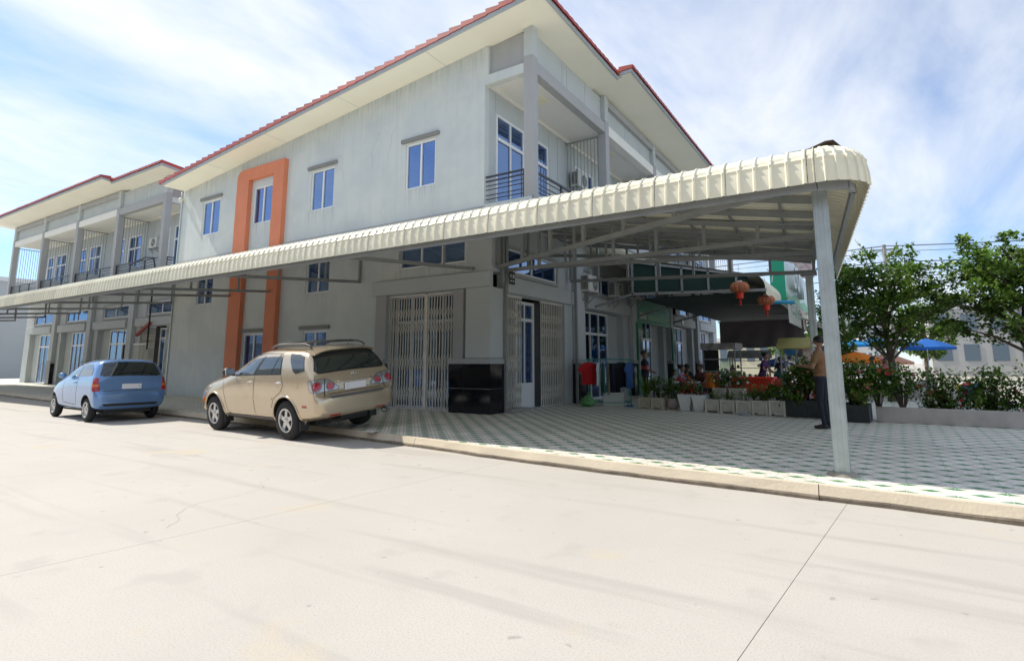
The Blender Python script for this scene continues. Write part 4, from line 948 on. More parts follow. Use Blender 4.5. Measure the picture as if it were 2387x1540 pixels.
# small blue hatchback
M_blue = paint('sky_blue_paint', (.16, .30, .56), .45)
hb_ = thing('parked_hatchback', 'small blue hatchback parked on the road behind the gold SUV', 'hatchback car', (-15.95, 6.72, 0), PI - .06)
def s2(x, zb, W, p4, p5, p6, p7, p8, p9, H): return (x, [(0, zb), (.7 * W, zb), (.95 * W, zb + .03), (W * .995, .5), p4, p5, p6, p7, p8, p9, (0, H)])
HB = [
 s2(-.56, .42, .55, (.55, .56), (.53, .60), (.5, .63), (.42, .645), (.32, .65), (.2, .65), .65),
 s2(-.54, .36, .70, (.71, .58), (.70, .66), (.66, .69), (.55, .70), (.4, .70), (.22, .70), .70),
 s2(-.50, .32, .76, (.77, .62), (.76, .72), (.72, .76), (.6, .77), (.45, .77), (.24, .77), .77),
 s2(-.485, .30, .77, (.78, .66), (.77, .85), (.74, .95), (.63, .97), (.47, .98), (.25, .98), .98),
 s2(-.44, .29, .775, (.785, .68), (.775, .92), (.75, 1.04), (.66, 1.08), (.5, 1.10), (.27, 1.105), 1.11),
 s2(-.32, .28, .78, (.79, .70), (.78, .94), (.755, 1.08), (.70, 1.24), (.59, 1.32), (.36, 1.35), 1.36),
 s2(-.22, .27, .78, (.79, .70), (.78, .94), (.756, 1.08), (.705, 1.27), (.62, 1.42), (.44, 1.47), 1.485),
 s2(-.10, .26, .78, (.79, .70), (.78, .94), (.757, 1.08), (.706, 1.28), (.63, 1.43), (.46, 1.49), 1.505),
 s2(.6, .25, .78, (.79, .70), (.78, .94), (.757, 1.07), (.705, 1.27), (.63, 1.43), (.46, 1.495), 1.51),
 s2(1.2, .25, .78, (.79, .70), (.78, .93), (.755, 1.05), (.69, 1.23), (.60, 1.37), (.44, 1.43), 1.45),
 s2(1.6, .25, .78, (.79, .70), (.775, .91), (.75, 1.02), (.68, 1.13), (.58, 1.21), (.42, 1.245), 1.255),
 s2(2.0, .25, .78, (.785, .70), (.77, .88), (.735, .96), (.66, .99), (.55, 1.005), (.36, 1.015), 1.02),
 s2(2.4, .26, .775, (.78, .69), (.75, .82), (.70, .89), (.62, .92), (.5, .935), (.32, .94), .945),
 s2(2.75, .30, .70, (.70, .62), (.67, .71), (.61, .77), (.53, .79), (.42, .80), (.25, .81), .81),
 s2(2.92, .34, .50, (.5, .52), (.48, .58), (.44, .62), (.38, .635), (.3, .64), (.16, .645), .645)]
ch = Car(hb_, HB, M_blue, (0, 2.36), .345, .30, .50)
for sg in (1, -1):
    ch.patch('side_window', [(1.5, 1.06), (1.25, 1.24), (.95, 1.36), (.68, 1.38), (.68, 1.07)], M_dkglass, 'side', sg, parent=ch.body); ch.patch('side_window', [(.62, 1.07), (.62, 1.385), (.10, 1.37), (-.12, 1.27), (-.18, 1.12), (.0, 1.09)], M_dkglass, 'side', sg, parent=ch.body)
    ch.line('door_gap', [(1.62, 1.0), (1.65, .75), (1.6, .42), (.68, .38), (.65, 1.05)], None, .012, 'side', sg)
    Lh = [(.16, 1.03), (.10, 1.06), (.04, 1.04), (.0, .86), (-.03, .74), (.10, .73), (.17, .76)]
    tl = ch.patch('tail_light', [(a + .13, b) for a, b in Lh], M_red, 'corner', sg, .010, 4)
    ch.patch('amber_lamp', [(.27, .90), (.14, .90), (.13, .84), (.28, .84)], M_amber, 'corner', sg, .014, 3, parent=tl)
    ch.patch('headlight', [(sg * .38, .66), (sg * .66, .70), (sg * .68, .58), (sg * .4, .54)], M_clearlens, 'front', sg, .008, 3)
    mi = MB(); mi.ball((1.42, sg * .88, 1.09), (.06, .09, .07), 12, 8); mi.build('wing_mirror', M_blue, hb_, smooth=True)
    hd = MB(); p = ch.cast('side', .82, .92, sg)[0]; hd.tube([(.9, p.y, .92), (.88, p.y + .025 * sg, .92), (.78, p.y + .025 * sg, .925), (.76, p.y, .925)], .012, 8); hd.build('door_handle', M_blue, hb_, smooth=True)
ch.patch('rear_window', [(.56, 1.395), (.3, 1.43), (-.3, 1.43), (-.56, 1.395), (-.66, 1.12), (-.58, 1.085), (0, 1.10), (.58, 1.085), (.66, 1.12)], M_dkglass, 'rear', 1, .006, 5)
ch.patch('windscreen', [(1.22, .50), (1.22, -.50), (1.86, -.60), (1.86, .60)], M_dkglass, 'top', 1, .006, 5, parent=ch.body)
px = ch.cast('rear', 0, .84)[0].x; pl = MB(); pl.box(px - .02, px - .008, -.21, .21, .78, .90); hp = pl.build('number_plate', M_plate, hb_)
text_obj('plate_number', '1', .075, mat('plate_blue', (.05, .12, .4), .5), hp, (px - .021, -.16, .84), (PI / 2, 0, -PI / 2), .002)
ch.line('tailgate_gap', [(.60, .74), (-.60, .74)], None, .009, 'rear', 1, .003); ch.patch('bumper_insert', [(.60, .44), (-.60, .44), (-.56, .38), (.56, .38)], M_seal, 'rear', 1, .006, 4)
wi = MB(); wi.tube([ch.cast('rear', .02, 1.11)[0] + Vector((-.02, 0, 0)), ch.cast('rear', -.3, 1.22)[0] + Vector((-.02, 0, 0))], .008, 6); wi.build('rear_wiper', M_seal, hb_)
un = MB(); un.box(-.4, 2.6, -.5, .5, .2, .32); un.tube([(0, -.6, .29), (0, .6, .29)], .04, 8); un.build('underbody', M_seal, hb_)
for ax in (0, 2.36):
    for sg in (1, -1): wheel(hb_, ax, sg * .675, .288, .165, .18, sg)
# ------------------------------------------------------------------ people
HAIR = mat('black_hair', (.012, .010, .009), .55); EYE = mat('eye_dark', (.01, .008, .007), .3)
def person(label, loc, rz, h=1.68, shirt=(.4, .3, .2), pants=(.02, .02, .03), skin=(.33, .19, .12), pose='stand', arms='down', hair='short', sleeve=.55, mask=None, female=False, shoes=(.02, .02, .02), vox=.017, trim=None, lean=0., shorts=False, group=None):
    s = h / 1.70; root = thing('person', label, 'person', loc, rz, group); V = Vector
    sw = .155 if female else .175; seg = []
    zp = .50 if pose == 'sit' else .92
    def add(a, b, ra, rb, k): seg.append((V(a), V(b), ra, rb, k))
    up = lambda x, y, z: (x, y + lean * max(0, z - zp), z)       # faces +y
    t = zp - .92
    add(up(-.07, 0, .93 + t), up(.07, 0, .93 + t), .115, .115, 'p'); add(up(0, 0, .97 + t), up(0, .0, 1.12 + t), .125, .118, 's')
    add(up(-.04, 0, 1.10 + t), up(.04, .0, 1.10 + t), .11, .11, 's'); add(up(-.065, .005, 1.28 + t), up(.065, .005, 1.28 + t), .118, .118, 's')
    add(up(0, 0, 1.1 + t), up(0, 0, 1.3 + t), .115, .125, 's'); add(up(-sw + .02, -.01, 1.385 + t), up(sw - .02, -.01, 1.385 + t), .065, .065, 's')
    add(up(0, -.01, 1.40 + t), up(0, .005, 1.50 + t), .055, .052, 'k')
    hy = lean * (1.6 + t - zp)
    add((0, hy - .012, 1.605 + t), (0, hy + .006, 1.615 + t), .088, .086, 'k'); add((0, hy + .012, 1.56 + t), (0, hy + .032, 1.535 + t), .066, .052, 'k')
    add((0, hy + .088, 1.585 + t), (0, hy + .108, 1.565 + t), .014, .018, 'k')
    for e in (-1, 1): add((e * .088, hy - .01, 1.60 + t), (e * .088, hy - .012, 1.57 + t), .018, .014, 'k')
    hands = []
    for e in (-1, 1):
        sh = V(up(e * sw, -.01, 1.375 + t))
        if arms == 'down': el, wr = sh + V((e * .055, -.03, -.27)), sh + V((e * .065, .03, -.50))
        elif arms == 'fwd': el, wr = sh + V((e * .07, .06, -.25)), sh + V((e * -.02, .27, -.22))
        elif arms == 'work': el, wr = sh + V((e * .09, .05, -.24)), sh + V((e * -.04, .24, -.33))
        elif arms == 'one': el, wr = (sh + V((e * .06, -.02, -.27)), sh + V((e * .07, .05, -.50))) if e < 0 else (sh + V((e * .07, .05, -.25)), sh + V((e * -.04, .23, -.12)))
        m = sh.lerp(el, sleeve if sleeve < 1 else 1); add(sh, m, .056, .052, 's'); 
        if sleeve < 1: add(m, el, .043, .037, 'k'); add(el, wr, .037, .026, 'k')
        else: add(el, wr, .045, .036, 's')
        d = (wr - el).normalized(); add(wr, wr + d * .075, .028, .030, 'k'); hands.append((wr + d * .07, d, e))
        hp = V(up(e * .085, 0, .90 + t))
        if pose == 'stand': kn, an = V((e * .095, .02, .49)), V((e * .10, -.03, .09))
        elif pose == 'step': kn, an = (V((e * .095, .10, .50)), V((e * .10, .16, .09))) if e > 0 else (V((e * .09, -.02, .49)), V((e * .10, -.18, .10)))
        else: kn, an = V((e * .13, .40, .47)), V((e * .14, .36, .09))
        add(hp, kn, .085, .058, 'p'); add(kn, an, .053 if not shorts else .048, .040, 'k' if shorts else 'p'); add(an + V((0, -.03, -.045)), an + V((0, .15, -.055)), .040, .034, 'f')
    m = MB()
    for a, b, ra, rb, k in seg:
        d = (b - a); L = max(d.length, 1e-4); d = d / L; x = d.orthogonal().normalized(); y = d.cross(x); n = 12; pr = []
        for q in range(5): an_ = PI / 2 * (1 - q / 4); pr.append((-ra * math.sin(an_), ra * math.cos(an_)))
        for q in range(5): an_ = PI / 2 * q / 4; pr.append((L + rb * math.sin(an_), rb * math.cos(an_)))
        vs = [a + d * hh + (x * math.cos(2 * PI * c / n) + y * math.sin(2 * PI * c / n)) * max(r, .0005) for hh, r in pr for c in range(n)]
        fs = [(i * n + c, i * n + (c + 1) % n, (i + 1) * n + (c + 1) % n, (i + 1) * n + c) for i in range(len(pr) - 1) for c in range(n)] + [tuple(range(n))[::-1], tuple((len(pr) - 1) * n + c for c in range(n))]
        m.add(vs, fs)
    o = m.build('tmp', M_black); r = o.modifiers.new('r', 'REMESH'); r.mode = 'VOXEL'; r.voxel_size = vox
    sm = o.modifiers.new('s', 'SMOOTH'); sm.iterations = 3; sm.factor = .5; me = evalmesh(o); bpy.data.objects.remove(o)
    hm = MB()
    for p0, d, e in hands:
        side = d.cross(V((0, 0, 1))) if abs(d.z) < .9 else V((0, 1, 0)); side.normalize(); nrm = d.cross(side)
        for q, (o_, ln) in enumerate(((-.027, .058), (-.009, .068), (.009, .064), (.026, .050))):
            b0 = p0 + side * o_; b1 = b0 + d * ln * .55 + nrm * .006; b2 = b1 + d * ln * .4 + nrm * .016 * (-e); hm.tube([b0, b1, b2], [.0095, .0088, .0065], 6)
        hm.tube([p0 - d * .035 + side * .024, p0 + side * .05 + d * .0, p0 + side * .055 + d * .03], [.011, .010, .007], 6)
    b = bmesh.new(); b.from_mesh(me); nb0 = len(b.faces); tmp = hm.mesh('h', M_black); b.from_mesh(tmp); b.faces.ensure_lookup_table()
    order = {'k': 0, 's': 1, 'p': 2, 'f': 3, 't': 4}
    for i, f in enumerate(b.faces):
        f.smooth = True
        if i >= nb0: f.material_index = 0; continue
        c = f.calc_center_median(); best = None
        for a, bb, ra, rb, k in seg:
            u = max(0, min(1, (c - a).dot(bb - a) / max((bb - a).length_squared, 1e-6))); dd = (c - a.lerp(bb, u)).length - (ra + (rb - ra) * u)
            if best is None or dd < best[0]: best = (dd, k)
        k = best[1]
        if k == 'p' and c.z > .965 + t: k = 's'
        if k == 's' and c.z < .90 + t and abs(c.x) < .16 and pose != 'sit': k = 'p'
        if k == 's' and trim and 1.12 + t < c.z < 1.24 + t: k = 't'
        f.material_index = order[k]
    b.to_mesh(me); b.free(); idx = [p.material_index for p in me.polygons]; me.materials.clear()
    key = lambda c: 'cloth_%02d%02d%02d' % tuple(int(v * 99) for v in c)
    ms = [mat('skin_%02d' % int(skin[0] * 99), skin, .55, var=.08, scale=20), mat(key(shirt), shirt, .85, var=.15, scale=14, bump=.3, bscale=18), mat(key(pants), pants, .85, var=.15, scale=12, bump=.3, bscale=16), mat(key(shoes), shoes, .6), mat(key(trim or (.3, .02, .02)), trim or (.3, .02, .02), .8)]
    for q in ms: me.materials.append(q)
    me.polygons.foreach_set('material_index', idx); me.update()
    me.name = 'body'; bo = bpy.data.objects.new('body', me); C.objects.link(bo); bo.parent = root; bo.scale = (s, s, s)
    hb = MB(); hc = V((0, hy - .018, 1.622 + t)); n, mm_ = 16, 10; vs = []; fs = []
    for j in range(mm_ + 1):
        th = PI * .62 * j / mm_
        for k in range(n):
            a = 2 * PI * k / n; front = max(0, math.sin(a)); th2 = th * (1 - .42 * front) if j else 0
            jit = 1 + .03 * math.sin(7 * a + j); vs.append(tuple(hc + V((.101 * math.sin(th2) * math.cos(a), .110 * math.sin(th2) * math.sin(a), .103 * math.cos(th2))) * jit))
    for j in range(mm_):
        for k in range(n): fs.append((j * n + k, (j + 1) * n + k, (j + 1) * n + (k + 1) % n, j * n + (k + 1) % n))
    hb.add(vs, fs)
    if hair == 'long': hb.tube([hc + V((0, -.07, .02)), hc + V((0, -.11, -.10)), hc + V((0, -.10, -.26))], [.075, .07, .03], 10)
    if hair == 'bun': hb.ball(hc + V((0, -.085, .06)), .055, 10, 8)
    ho = hb.build('hair', HAIR, root, smooth=True); ho.scale = (s, s, s)
    for e in (-1, 1):
        eb = MB(); eb.ball((e * .033, hy + .075, 1.607 + t), (.013, .010, .008), 8, 6); eo = eb.build('eye', EYE, root, smooth=True); eo.scale = (s, s, s)
    if mask:
        kb = MB(); kb.ball((0, hy + .045, 1.545 + t), (.066, .072, .05), 14, 10); ko = kb.build('face_mask', mat('mask_cloth', mask, .8), root, smooth=True); ko.scale = (s, s, s)
    else:
        kb = MB(); kb.ball((0, hy + .080, 1.537 + t), (.022, .008, .007), 8, 6); ko = kb.build('mouth', mat('lips', (.22, .09, .07), .5), root, smooth=True); ko.scale = (s, s, s)
    return root
person('man in a tan shirt, dark trousers and white face mask standing behind the steel post', (-.84, 12.5, .15), PI / 2 - .25, 1.76, (.23, .12, .055), (.014, .016, .028), (.30, .16, .10), 'stand', 'fwd', mask=(.75, .75, .75), sleeve=.6, vox=.015)
person('vendor in a black and red jersey standing by the clothes rack', (-5.72, 16.35, .15), -PI * .35, 1.62, (.02, .02, .026), (.012, .013, .02), (.22, .12, .08), 'stand', 'work', trim=(.45, .03, .03), vox=.017)
person('woman in a lilac top seated behind the potted plants', (-4.92, 17.45, .15), -PI / 2, 1.58, (.33, .27, .40), (.05, .04, .06), (.28, .16, .11), 'sit', 'work', hair='bun', female=True, vox=.018)
person('person in a dark brown top seated beside the orange bucket', (-4.45, 17.75, .15), PI * .8, 1.6, (.10, .035, .03), (.02, .02, .03), (.25, .14, .09), 'sit', 'work', vox=.018)
person('dark haired woman in a purple top working at the stall counter', (-3.02, 19.95, .15), -PI / 2 - .2, 1.58, (.07, .025, .11), (.02, .02, .05), (.26, .14, .10), 'stand', 'work', hair='bun', female=True, lean=.25, vox=.018)
person('girl in a pale pink top sitting on a red plastic chair', (-1.72, 20.0, .15), -PI / 2 + .3, 1.6, (.60, .38, .36), (.45, .12, .14), (.42, .26, .18), 'sit', 'fwd', hair='bun', female=True, vox=.018)
person('person in a grey blue shirt sitting low behind the red tub', (-3.75, 19.0, .15), PI, 1.45, (.30, .36, .42), (.03, .03, .05), (.28, .16, .11), 'sit', 'down', vox=.02)
person('market goer in a dark violet shirt below the orange canopy', (.05, 27.5, .0), PI * .6, 1.65, (.06, .04, .12), (.02, .02, .04), (.30, .17, .11), 'stand', 'one', vox=.022)
person('market goer in a pink shirt below the orange canopy', (.55, 28.6, .0), PI * 1.2, 1.6, (.55, .22, .25), (.06, .06, .09), (.34, .20, .13), 'stand', 'down', female=True, hair='long', vox=.022)
person('woman in a black top seated with her back to the green pillar', (-5.25, 19.2, .15), 0, 1.6, (.02, .02, .022), (.06, .06, .09), (.27, .16, .11), 'sit', 'work', hair='long', female=True, vox=.02)
person('child in a white shirt seated at the cafe table', (-5.9, 19.9, .15), -PI * .4, 1.35, (.55, .56, .58), (.05, .06, .12), (.30, .18, .12), 'sit', 'work', vox=.02)
person('man in an orange brown shirt seated nearer the food cart', (-4.9, 21.3, .15), PI * .6, 1.7, (.35, .12, .05), (.03, .03, .04), (.24, .14, .09), 'sit', 'work', vox=.02)
person('person in a teal shirt seated behind the purple vendor', (-2.75, 22.2, .15), PI, 1.62, (.05, .24, .26), (.03, .03, .04), (.28, .17, .11), 'sit', 'down', vox=.02)
person('standing shopper in a blue shirt at the far stalls', (-3.4, 27.5, 0), PI * .9, 1.66, (.08, .16, .38), (.05, .05, .06), (.28, .17, .11), 'stand', 'one', vox=.024)
# ------------------------------------------------------------------ air conditioners
def aircon(label, loc, rz, face=1):
    """outdoor unit, fan side towards +x; grille on its -y end"""
    r = thing('air_conditioner', label, 'air conditioner', loc, rz, 'outdoor air conditioner units on the shop fronts')
    b = MB(); b.box(-.15, .15, -.40, .40, .06, .60); b.build('casing', M_plastic, r, bevel=.015)
    g = MB(); g.lathe([(.235, .150), (.235, .162), (.215, .166), (.210, .155)], 24, (0, .09, .33), 'x', close=False)
    for k in range(5): g.tube([(.163, .09 + .045 * (k + .4) * math.cos(a), .33 + .045 * (k + .4) * math.sin(a)) for a in [2 * PI * q / 18 for q in range(19)]], .004, 4)
    for k in range(6): a = PI * k / 6; g.beam((.164, .09 - .21 * math.cos(a), .33 - .21 * math.sin(a)), (.164, .09 + .21 * math.cos(a), .33 + .21 * math.sin(a)), .006, .004)
    g.build('fan_grille', M_plastic, r)
    d = MB(); d.lathe([(.205, .1505), (.001, .1506)], 20, (0, .09, .33), 'x', close=False); d.build('fan_recess', M_black, r)
    s = MB(); s.box(-.12, .12, -.404, -.401, .12, .56, mi=1)
    for k in range(6): s.box(-.12 + .047 * k, -.113 + .047 * k, -.412, -.404, .12, .56)
    for k in range(8): s.box(-.12, .12, -.410, -.404, .12 + .062 * k, .127 + .062 * k)
    s.build('side_grille', [M_plastic, M_black], r)
    k_ = MB()
    for y in (-.28, .28): k_.box(-.2, .18, y - .02, y + .02, .02, .055); k_.beam((.16, y, .03), (-.2, y, -.28), .03, .03); k_.box(-.22, -.19, y - .02, y + .02, -.3, .05)
    k_.build('wall_bracket', M_bars, r); p = MB(); p.tube([(-.05, .40, .2), (-.05, .46, .22), (-.14, .48, .4), (-.18, .48, .9)], .018, 6); p.build('pipe', M_alu, r); return r
aircon('outdoor air conditioner behind the bars of the upper balcony', (-8.08, 17.0, 7.35), 0)
aircon('outdoor air conditioner under the canopy nearest the corner gate', (-7.66, 16.78, 3.66), 0)
aircon('outdoor air conditioner under the canopy above the open doorway', (-7.66, 19.05, 3.70), 0)
aircon('outdoor air conditioner beside the green shop sign', (-7.66, 21.25, 3.84), 0)
aircon('outdoor air conditioner on a balcony of the left neighbouring shophouse', (-31.2, 14.05 - .1, 7.3), -PI / 2)
# ------------------------------------------------------------------ clothes rack with garments
M_teal = mat('teal_tube', (.05, .30, .28), .35, .3)
rack = thing('clothes_rack', 'teal tubular clothes rack with garments in front of the open shop', 'clothes rack', (-6.62, 15.75, .15), .42)
m = MB()
for x in (-.62, .62):
    m.tube([(x, 0, .06), (x, 0, 1.36)], .014, 8); m.tube([(x, -.26, .0), (x, -.24, .06), (x, .24, .06), (x, .26, 0)], .013, 8)
m.tube([(-.70, 0, 1.36), (.70, 0, 1.36)], .014, 8); m.tube([(-.62, 0, .14), (.62, 0, .14)], .012, 8); m.tube([(-.62, .12, .10), (.62, .12, .10)], .010, 8); m.tube([(-.62, -.12, .10), (.62, -.12, .10)], .010, 8)
m.build('rack_frame', M_teal, rack)
def garment(label, cat, x, kind, col, ln, wd, col2=None, dy=0, rz=0):
    R_ = Matrix.Rotation(.42, 4, 'Z'); p = Vector((-6.62, 15.75, .15)) + (R_ @ Vector((x, dy, 0)))
    g = thing(kind, label, cat, p, .42 + PI / 2 + rz)
    mt = mat('fabric_%02d%02d%02d' % tuple(int(c * 99) for c in col), col, .9, var=.12, scale=8, bump=.4, bscale=22)
    m = MB()
    if kind == 't_shirt': prof = [(.07, 1.27), (.20, 1.23), (.33, 1.05), (.27, .98), (.21, 1.06), (.205, 1.24 - ln)]
    elif kind == 'dress': prof = [(.06, 1.27), (.17, 1.23), (.17, 1.05), (.14, .95), (.25, 1.24 - ln)]
    else: prof = [(.17, 1.24), (.19, 1.0), (.20, 1.24 - ln)]
    k = wd / .21; rt_ = random.Random(int(x * 1000)); n = 14
    if kind != 'trousers':
        poly = [(a * k, z) for a, z in prof] + [(-a * k, z) for a, z in reversed(prof)]
        # grid over the outline: cloth with folds
        top, bot = 1.27, 1.24 - ln; vs = []; fs = []
        def half(z):
            pr = prof; best = .0
            for (a, b), (c, d) in zip(pr, pr[1:]):
                lo, hi = min(b, d), max(b, d)
                if lo - 1e-6 <= z <= hi + 1e-6 and hi > lo: best = max(best, a + (c - a) * (b - z) / (b - d) if b != d else max(a, c))
            return best * k
        rows = 14
        for sd in (1, -1):
            for r in range(rows + 1):
                z = top + (bot - top) * r / rows; hw = max(half(z), .02)
                for c in range(n + 1):
                    u = c / n * 2 - 1; th = (.05 * (1 - u * u) + .004) * (.6 + .4 * min(1, r / 4)) * sd; fold = .016 * math.sin(u * 9 + x * 7) * (r / rows)
                    vs.append((hw * u, th + fold, z + (.012 * math.sin(u * 7) if r == rows else 0)))
        w = n + 1; o_ = (rows + 1) * w
        for r in range(rows):
            for c in range(n): fs += [(r * w + c, r * w + c + 1, (r + 1) * w + c + 1, (r + 1) * w + c), (o_ + r * w + c, o_ + (r + 1) * w + c, o_ + (r + 1) * w + c + 1, o_ + r * w + c + 1)]
        for c in range(n): fs.append((c, o_ + c, o_ + c + 1, c + 1))
        m.add(vs, fs); m.build('cloth', mt, g, smooth=True)
    else:
        for e in (-1, 1): m.tube([(e * .085, 0, 1.24), (e * .09, .01, 1.0), (e * .10, -.01, 1.24 - ln)], [.09, .10, .085], 10)
        m.build('cloth', mt, g, smooth=True)
    h = MB(); h.tube([(0, 0, 1.29), (0, 0, 1.345), (0, .015, 1.372), (0, .0, 1.385), (0, -.015, 1.37)], .004, 5); h.tube([(-.17, 0, 1.25), (0, 0, 1.295), (.17, 0, 1.25)], .006, 5); h.build('hanger', M_teal, g)
    if col2: 
        q = MB(); q.box(-.06, .06, .055, .060, 1.06, 1.12); q.build('chest_print', mat('print_%02d' % int(col2[0] * 99), col2, .8), g)
    return g
garment('bright red T-shirt hanging at the near end of the rack', 't-shirt', -.60, 't_shirt', (.48, .012, .02), .62, .23, dy=-.02, rz=-1.2)
garment('white T-shirt hanging next to the red one', 't-shirt', -.32, 't_shirt', (.60, .62, .62), .66, .20, rz=-.2)
garment('green long dress hanging in the rack middle', 'dress', -.18, 'dress', (.03, .16, .11), .88, .19, rz=.1)
garment('beige long dress beside the green one', 'dress', -.02, 'dress', (.36, .30, .24), .92, .16)
garment('dark navy trousers hanging from the rack', 'trousers', .16, 'trousers', (.010, .012, .03), .85, .2, rz=-.8)
garment('black T-shirt with a small white chest print on the rack', 't-shirt', .36, 't_shirt', (.010, .010, .016), .70, .22, (.7, .7, .7), rz=-1.2)
garment('blue T-shirt at the far end of the rack', 't-shirt', .60, 't_shirt', (.03, .09, .24), .72, .2, rz=-.6)
bx = thing('storage_box', 'pale storage box under the clothes rack', 'box', (-6.55, 15.85, .15), .42); b = MB(); b.box(-.30, .30, -.17, .17, 0, .34); b.build('tub', mat('pale_plastic', (.50, .54, .50), .5), bx, bevel=.02); b = MB(); b.box(-.32, .32, -.19, .19, .34, .385); b.build('lid', mat('pale_lid', (.62, .64, .60), .5), bx, bevel=.01)
def blob(name, label, cat, loc, r, m, seed=1, sc=(1, 1, 1), amp=.18):
    g = thing(name, label, cat, loc); rr = random.Random(seed); me = MB(); me.ball((0, 0, 0), r, 18, 12); ph = [rr.uniform(0, 6) for _ in range(6)]
    me.v = [((x * (1 + amp * math.sin(9 * x / r + ph[0]) * math.sin(7 * z / r + ph[1]) + amp * .6 * math.sin(15 * y / r + ph[2]))) * sc[0], (y * (1 + amp * math.sin(8 * z / r + ph[3]))) * sc[1], max(0, (z + r * .75) * sc[2] * (1 + amp * math.sin(11 * x / r + ph[4])))) for x, y, z in me.v]
    me.tube([(0, 0, r * 1.5 * sc[2]), (.02, 0, r * 1.9 * sc[2]), (.05, .03, r * 2.3 * sc[2])], [r * .25, r * .12, r * .4], 8)
    me.build('sack', m, g, auto=25); return g
M_bag = mat('clear_bag', (.62, .64, .66), .25, trans=.3)
blob('plastic_bag', 'green plastic bag on the tiles beside the granite plinth', 'plastic bag', (-7.05, 15.12, .15), .20, mat('green_bag', (.16, .42, .15), .35, trans=.3), 3, (1.1, 1, .8))
blob('plastic_bag', 'crumpled white plastic bag lying in front of the planters', 'plastic bag', (-2.68, 14.66, .15), .10, M_bag, 5, (1.5, 1, .45), .3)
for k, (x, y, r) in enumerate(((-6.38, 15.88, .3), (-6.02, 15.75, -.5))):
    s = thing('slippers', ('pale pair of slippers on the tiles between rack and planters', 'blue pair of slippers on the tiles beside the first planter')[k], 'slippers', (x, y, .15), r)
    for e in (-1, 1):
        m = MB(); pts = [(.045 * math.cos(a) + e * .075, .12 * math.sin(a)) for a in [2 * PI * q / 14 for q in range(14)]]; m.prism(pts, .0, .025, lambda p, q, c: (p, q, c)); m.tube([(e * .075 - .04, 0, .025), (e * .075, .05, .06), (e * .075 + .04, 0, .025)], .012, 6)
        m.build('slipper', mat(('slip_pale', 'slip_blue')[k], ((.4, .42, .42), (.05, .16, .32))[k], .7), s)
# ------------------------------------------------------------------ plants in pots
M_leafs = [mat('leaf_dark', (.055, .12, .022), .5, trans=.45), mat('leaf_mid', (.115, .215, .032), .5, trans=.5), mat('leaf_light', (.20, .30, .05), .5, trans=.3)]
M_flow = {'pink': mat('petal_pink', (.62, .10, .22), .6, trans=.2), 'white': mat('petal_white', (.72, .70, .68), .6, trans=.2), 'red': mat('petal_red', (.55, .03, .02), .6, trans=.2)}
M_bark = mat('bark', (.13, .10, .075), .95, var=.4, scale=9, bump=.8)
M_soil = mat('soil', (.045, .032, .022), .95, var=.4, scale=20, bump=.6)
def leaf(mb, p, d, up, L, w, mi, curl=.15):
    d = d.normalized(); s = d.cross(up); s = s.normalized() if s.length > 1e-3 else Vector((1, 0, 0)); n = s.cross(d)
    a = p; b = p + d * L * .5 + s * w + n * L * curl * .4; c = p + d * L - n * L * curl; e = p + d * L * .5 - s * w + n * L * curl * .4; f = p + d * L * .5
    o = len(mb.v); mb.v += [tuple(a), tuple(b), tuple(c), tuple(e), tuple(f)]; mb.f += [(o, o + 1, o + 4), (o + 4, o + 1, o + 2), (o, o + 4, o + 3), (o + 3, o + 4, o + 2)]; mb.m += [mi] * 4
def rdir(r, zmin=-1):
    while True:
        v = Vector((r.uniform(-1, 1), r.uniform(-1, 1), r.uniform(-1, 1)))
        if .05 < v.length < 1 and v.z >= zmin: return v.normalized()
def bush(parent, blobs, n, size, seed, flowers=None, nf=0, w=.28, name='foliage', stems=True):
    r = random.Random(seed); mb = MB(); tot = sum(b[3] * b[4] * b[5] for b in blobs); st = MB()
    for cx, cy, cz, rx_, ry_, rz_ in blobs:
        k = max(6, int(n * rx_ * ry_ * rz_ / tot)); cl = [rdir(r) * r.uniform(.35, 1.0) for _ in range(max(3, k // 14))]
        for q in cl:
            c = Vector((cx + q.x * rx_, cy + q.y * ry_, cz + q.z * rz_)); tone = r.choice((0, 1, 1, 2))
            for _ in range(14):
                p = c + rdir(r) * r.uniform(0, .16) * min(1.6, max(rx_, .3) / .35); d = rdir(r, -.5) + Vector((q.x, q.y, .25)) * .6
                leaf(mb, p, d, Vector((0, 0, 1)), size * r.uniform(.6, 1.25), size * w * r.uniform(.7, 1.2), min(2, max(0, tone + r.choice((-1, 0, 0, 0, 1)))))
            if stems and r.random() < .5: st.tube([(cx + q.x * rx_ * .15, cy + q.y * ry_ * .15, min(cz - rz_, parent_z)), (cx + q.x * rx_ * .5, cy + q.y * ry_ * .5, cz - rz_ * .3), tuple(c)], [.008, .006, .003], 5)
    o = mb.build(name, M_leafs, parent, recalc=False)
    if st.v: st.build('stems', M_bark, parent)
    if flowers:
        fb = MB(); ms = [M_flow[f] for f in flowers]
        for _ in range(nf):
            b = r.choice(blobs); q = rdir(r, -.3) * r.uniform(.8, 1.05); c = Vector((b[0] + q.x * b[3], b[1] + q.y * b[4], b[2] + q.z * b[5])); mi = r.randrange(len(ms)); up = (q + Vector((0, -.6, .4))).normalized()
            for k in range(6):
                a = 2 * PI * k / 6; x = up.orthogonal().normalized(); d = x * math.cos(a) + up.cross(x) * math.sin(a) + up * .5; leaf(fb, c, d, up, .045, .022, mi, -.1)
        fb.build('flowers', ms, parent, recalc=False, kind='stuff')
    return o
parent_z = .3
